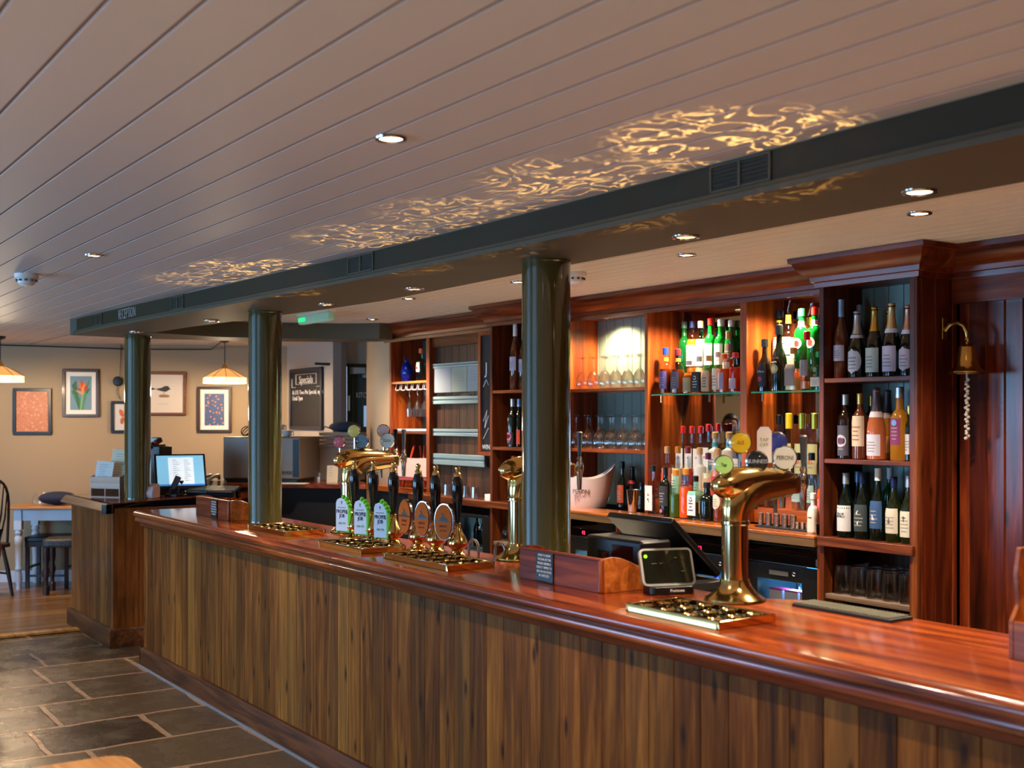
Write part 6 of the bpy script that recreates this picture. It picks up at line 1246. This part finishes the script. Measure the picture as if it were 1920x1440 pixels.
# rails and sheets in the boarded bay
def rail(py, hh, label, papers=False):
    z = z_at(py, 8.95); t = thing('ticket_rail', label, 'rail', W(-7.61, 4.715, z), RZ, 'pale ticket rails on the boarded bay'); w = .37
    MB().box(-w, w, -.026, 0, 0, hh*.45).box(-w, w, -.018, 0, hh*.45, hh*.6).box(-w, w, -.026, 0, hh*.6, hh).build('rail_body', M['railblue'], t, bevel=.003)
    MB().box(-w-.006, -w, -.028, 0, 0, hh).box(w, w+.006, -.028, 0, 0, hh).build('end_cap', M['grey'], t); return t
rail(688, .035, 'pale blue grey ticket rail holding paper sheets, topmost of four'); rail(757, .058, 'pale blue grey ticket rail below the paper sheets, second from top'); rail(818, .055, 'pale blue grey ticket rail with pens, third from top'); rail(873, .085, 'deepest pale blue grey ticket rail, lowest of four')
for k, (x0, x1, c_) in enumerate(((-.35, -.10, '#9aa2a8'), (-.095, .13, '#9ca898'), (.135, .34, '#98a6a8'))):
    t = thing('paper_sheet', ('plain grey white sheet, left one under the top ticket rail', 'greenish white sheet, middle one under the top ticket rail', 'printed sheet, right one under the top ticket rail')[k], 'paper', W(-7.61, 4.690, z_at(735, 8.95)), RZ, 'sheets hanging from the top ticket rail'); MB().box(x0, x1, -.002, 0, 0, .19).build('sheet', lbm(c_), t)
    if k: mb = MB(); [mb.box(x0+.03, x1-.04, -.0028, -.002, .15-q*.022, .152-q*.022) for q in range(4)]; mb.build('print', M['ink_grey'], t)
for k, (x_, z_) in enumerate(((.10, 757), (-.20, 818), (.08, 818))):
    tag(MB().tube([(-.06, 0, 0), (.06, 0, .003)], .004, 6).build('pen', M['black'], None, W(-7.61+x_, 4.700, z_at(z_, 8.95)+.062), RZ), ('black pen lying on the second ticket rail', 'black pen lying at the left of the third ticket rail', 'black pen lying in the middle of the third ticket rail')[k], 'pen')
tag(MB().box(-.07, .05, -.05, .05, 0, .045).build('card_stack', M['paper'], None, W(-6.92, 4.58, 1.12), RZ), 'small stack of white cards on the counter beside the narrow cabinet', 'cards')
for k in range(4): place(pm, 'pint_glass', 'upturned tumbler on the shadowed counter, %s behind the black handles' % ORD[k], 'glass', -7.62+k*.13, 4.60, 1.12, 'tumblers on the shadowed counter').scale = (.8, .8, .6)
tag(MB().box(-.29, .27, -.13, .12, 0, .008).box(-.27, .28, -.14, .12, .008, .02).build('paper_pile', M['paper'], None, W(-8.345, 4.82, 1.595), RZ), 'white papers on the middle shelf of the far left alcove', 'paper')
s, d = on_m(775, 4.68); t = thing('book_stand', 'orange red wooden easel on the far left counter', 'stand', W(s, 4.70, 1.15), RZ+.5); rp = M['redpaint']
MB().box(-.15, .15, -.06, .0, .055, .075).build('ledge', rp, t); 
for x_ in (-.10, .08): MB().tube([(x_, -.03, 0), (x_*.55, .07, .33)], .009).build('leg', rp, t)
MB().tube([(-.01, .16, 0), (0, .07, .33)], .009).build('leg', rp, t); MB().tube([(-.12, -.04, 0), (-.12, -.04, .06)], .008).tube([(.11, -.04, 0), (.11, -.04, .06)], .008).build('foot', rp, t)
t2 = thing('open_book', 'open book of pinkish pages resting on the orange red easel', 'book', W(s, 4.70, 1.15)+Vector((0, 0, .0)), RZ+.5); mb = MB(); mb.T = Matrix.Translation((-.0, -.03, .078)) @ Matrix.Rotation(R(-20), 4, 'X'); mb.add([(-.17, -.02, 0), (0, .0, 0), (.17, -.02, 0), (.17, -.02, .16), (0, 0, .16), (-.17, -.02, .16), (-.17, -.005, 0), (0, .015, 0), (.17, -.005, 0), (.17, -.005, .16), (0, .015, .16), (-.17, -.005, .16)], [(0, 1, 4, 5), (1, 2, 3, 4), (6, 11, 10, 7), (7, 10, 9, 8), (0, 5, 11, 6), (2, 8, 9, 3), (5, 4, 10, 11), (4, 3, 9, 10), (0, 6, 7, 1), (1, 7, 8, 2)]); mb.build('pages', mat('pinkish page', '#b89c94', .7), t2)

# ------------------------------------------------------------------ the person seen in the mirror
def skin(name, verts, edges, radii, m, parent, root=0, sub=2):
    me = bpy.data.meshes.new(name); me.from_pydata(verts, edges, []); o = link(name, me, parent)
    md = o.modifiers.new('skin', 'SKIN'); sl = me.skin_vertices[0].data if me.skin_vertices else None
    if sl is None: bm_ = bmesh.new(); bm_.from_mesh(me); bm_.verts.layers.skin.verify(); bm_.to_mesh(me); bm_.free(); sl = me.skin_vertices[0].data
    for i, r in enumerate(radii): sl[i].radius = (r, r) if not isinstance(r, tuple) else r; sl[i].use_root = (i == root)
    md.use_smooth_shade = True; s_ = o.modifiers.new('sub', 'SUBSURF'); s_.levels = sub; s_.render_levels = sub; me.materials.append(m); return o
skm = mat('skin', '#b07c60', .55); hair = mat('dark brown hair', '#1c1210', .5); top_m = mat('dark cloth shirt', '#15161a', .85)
pp = W(-8.55, 1.40); ft = W(-4.97, 4.95)-pp; t = thing('person', 'woman with dark hair in dark clothes, her face showing in the bottle mirror', 'person', pp, math.atan2(ft.y, ft.x)+R(90))
V_ = [(0, 0, .95), (0, 0, 1.10), (0, 0, 1.25), (0, 0, 1.38), (0, .0, 1.46), (0, -.005, 1.52), (.10, 0, .90), (.11, -.01, .50), (.11, .01, .09), (.11, -.13, .04), (-.10, 0, .90), (-.11, -.01, .50), (-.11, .01, .09), (-.11, -.13, .04), (.17, 0, 1.38), (.22, .01, 1.12), (.22, -.06, .90), (-.17, 0, 1.38), (-.22, .01, 1.12), (-.22, -.06, .90)]
E_ = [(0, 1), (1, 2), (2, 3), (3, 4), (4, 5), (0, 6), (6, 7), (7, 8), (8, 9), (0, 10), (10, 11), (11, 12), (12, 13), (3, 14), (14, 15), (15, 16), (3, 17), (17, 18), (18, 19)]
Rr = [(.15, .11), (.12, .09), (.14, .10), (.13, .09), .055, .050, .09, .058, .042, .035, .09, .058, .042, .035, .055, .040, .028, .055, .040, .028]
body_o = skin('body', V_, E_, Rr, skm, t)
hv = MB(); hv._sph((0, 0, 1.625), .078, 28, 20, (1, 1.18, 1.42)); 
def hd(v):
    x, y, z = v; u = (z-1.625)/.11
    if y < 0: y *= .92+.05*math.cos(u*2); 
    if z < 1.60: x *= 1-.35*min(1, (1.60-z)/.09); y = y*(1-.15*min(1, (1.60-z)/.09))-.008
    d_ = math.hypot(x, z-1.605)
    if y < 0: y -= .020*math.exp(-((x/.011)**2+((z-1.600)/.020)**2))+.006*math.exp(-((x/.022)**2+((z-1.565)/.010)**2)); 
    for ex in (-.030, .030):
        if y < 0: y += .010*math.exp(-(((x-ex)/.016)**2+((z-1.630)/.012)**2))
    return (x, y, z)
hv.v = [hd(v) for v in hv.v]; head = hv.build('head', skm, body_o)
for ex in (-.030, .030): MB().sphere((ex, -.072, 1.630), .011, 10, 6).build('eye', M['white'], head); MB().sphere((ex, -.0815, 1.630), .0045, 8, 5).build('iris', M['ink'], head)
MB()._sph((0, -.087, 1.564), .018, 12, 6, (1.1, .35, .32)).build('mouth', mat('lips', '#8a3c38', .5), head)
for ex in (-1, 1): MB()._sph((ex*.078, .005, 1.615), .026, 10, 8, (.35, .6, 1.1)).build('ear', skm, head)
hm = MB(); hm._sph((0, .012, 1.642), .089, 24, 16, (1.02, 1.15, 1.30)); hm.v = [(x, (y if (y > -.045 or z > 1.700) else -.045), (z if z > 1.56 or y > 0 else 1.56)) for x, y, z in hm.v]; hm.build('hair', hair, body_o)
MB()._sph((0, .075, 1.50), .07, 16, 10, (.9, .5, 1.9)).build('hair', hair, body_o)
sv = [(0, 0, .88), (0, 0, 1.0), (0, 0, 1.12), (0, 0, 1.25), (0, 0, 1.38), (0, 0, 1.445), (.17, 0, 1.385), (.215, .01, 1.14), (.222, -.05, .95), (-.17, 0, 1.385), (-.215, .01, 1.14), (-.222, -.05, .95)]
skin('shirt', sv, [(0, 1), (1, 2), (2, 3), (3, 4), (4, 5), (4, 6), (6, 7), (7, 8), (4, 9), (9, 10), (10, 11)], [(.165, .12), (.16, .115), (.135, .10), (.15, .11), (.142, .10), (.06, .06), .066, .052, .042, .066, .052, .042], top_m, body_o)
skin('trousers', [(0, 0, .95), (.10, 0, .86), (.112, -.01, .50), (.112, .01, .12), (-.10, 0, .86), (-.112, -.01, .50), (-.112, .01, .12)], [(0, 1), (1, 2), (2, 3), (0, 4), (4, 5), (5, 6)], [(.16, .12), .10, .068, .055, .10, .068, .055], mat('navy trousers', '#14161e', .85), body_o)
for sx_ in (-1, 1):
    MB()._sph((sx_*.112, -.05, .035), .05, 16, 8, (.95, 2.5, .7)).build('shoe', M['black'], body_o)
    hvx = [(sx_*.222, -.06, .905), (sx_*.222, -.07, .86), (sx_*.222, -.075, .82)]; hee = [(0, 1), (1, 2)]; hr = [.024, (.030, .020), (.034, .018)]
    for q in range(4):
        b_ = len(hvx); yq = -.105+q*.02; hvx += [(sx_*.222, yq, .79), (sx_*.216, yq, .755+.006*abs(q-1)), (sx_*.208, yq+.002, .728+.008*abs(q-1))]; hee += [(2, b_), (b_, b_+1), (b_+1, b_+2)]; hr += [.010, .009, .008]
    b_ = len(hvx); hvx += [(sx_*.215, -.108, .84), (sx_*.205, -.122, .80)]; hee += [(1, b_), (b_, b_+1)]; hr += [.011, .009]
    skin('hand', hvx, hee, hr, skm, body_o, sub=1)

# ------------------------------------------------------------------ added noise-patterned spots, standing in for low sun thrown up by the brass trays
def glint_spot(s, m, watts, seed, tilt=-.05):
    l = light('SPOT', 'added_glint_spot', W(s, m, 1.12), watts, (1.0, .54, .14), spot_size=R(34), spot_blend=.6, shadow_soft_size=.004)
    l.rotation_euler = Vector((NX*tilt, NY*tilt, 1)).to_track_quat('-Z', 'Y').to_euler(); l.data.use_nodes = True; nt = l.data.node_tree; em = nt.nodes['Emission']
    g = nt.nodes.new('ShaderNodeNewGeometry'); v = nt.nodes.new('ShaderNodeVectorTransform'); tc = nt.nodes.new('ShaderNodeTexCoord'); mp = nt.nodes.new('ShaderNodeMapping'); mp.inputs['Location'].default_value = (seed, seed*1.7, 0); mp.inputs['Scale'].default_value = (6, 6, 6)
    n = nt.nodes.new('ShaderNodeTexNoise'); n.inputs['Scale'].default_value = 1.6; n.inputs['Detail'].default_value = 2.5; n.inputs['Distortion'].default_value = 1.6
    nt.links.new(tc.outputs['Normal'], mp.inputs[0]); nt.links.new(mp.outputs[0], n.inputs['Vector'])
    def mth(op, a_, b_):
        x = nt.nodes.new('ShaderNodeMath'); x.operation = op; nt.links.new(a_, x.inputs[0]); x.inputs[1].default_value = b_; return x.outputs[0]
    k = mth('ABSOLUTE', mth('SUBTRACT', n.outputs['Fac'], .5), 0); k = mth('SUBTRACT', k, .030); k = mth('MULTIPLY', k, -34.0); k = mth('MAXIMUM', k, 0.0); k = mth('MULTIPLY', k, 1.0)
    nt.links.new(k, em.inputs['Strength'])
for s, m, w_, sd in ((-2.35, 2.44, 230, 1.3), (-3.05, 2.45, 150, 9.4), (-3.8, 2.46, 100, 4.1), (-4.5, 2.45, 140, 2.2), (-5.75, 2.42, 230, 7.7), (-6.4, 2.38, 120, 5.7)): glint_spot(s, m, w_, sd)
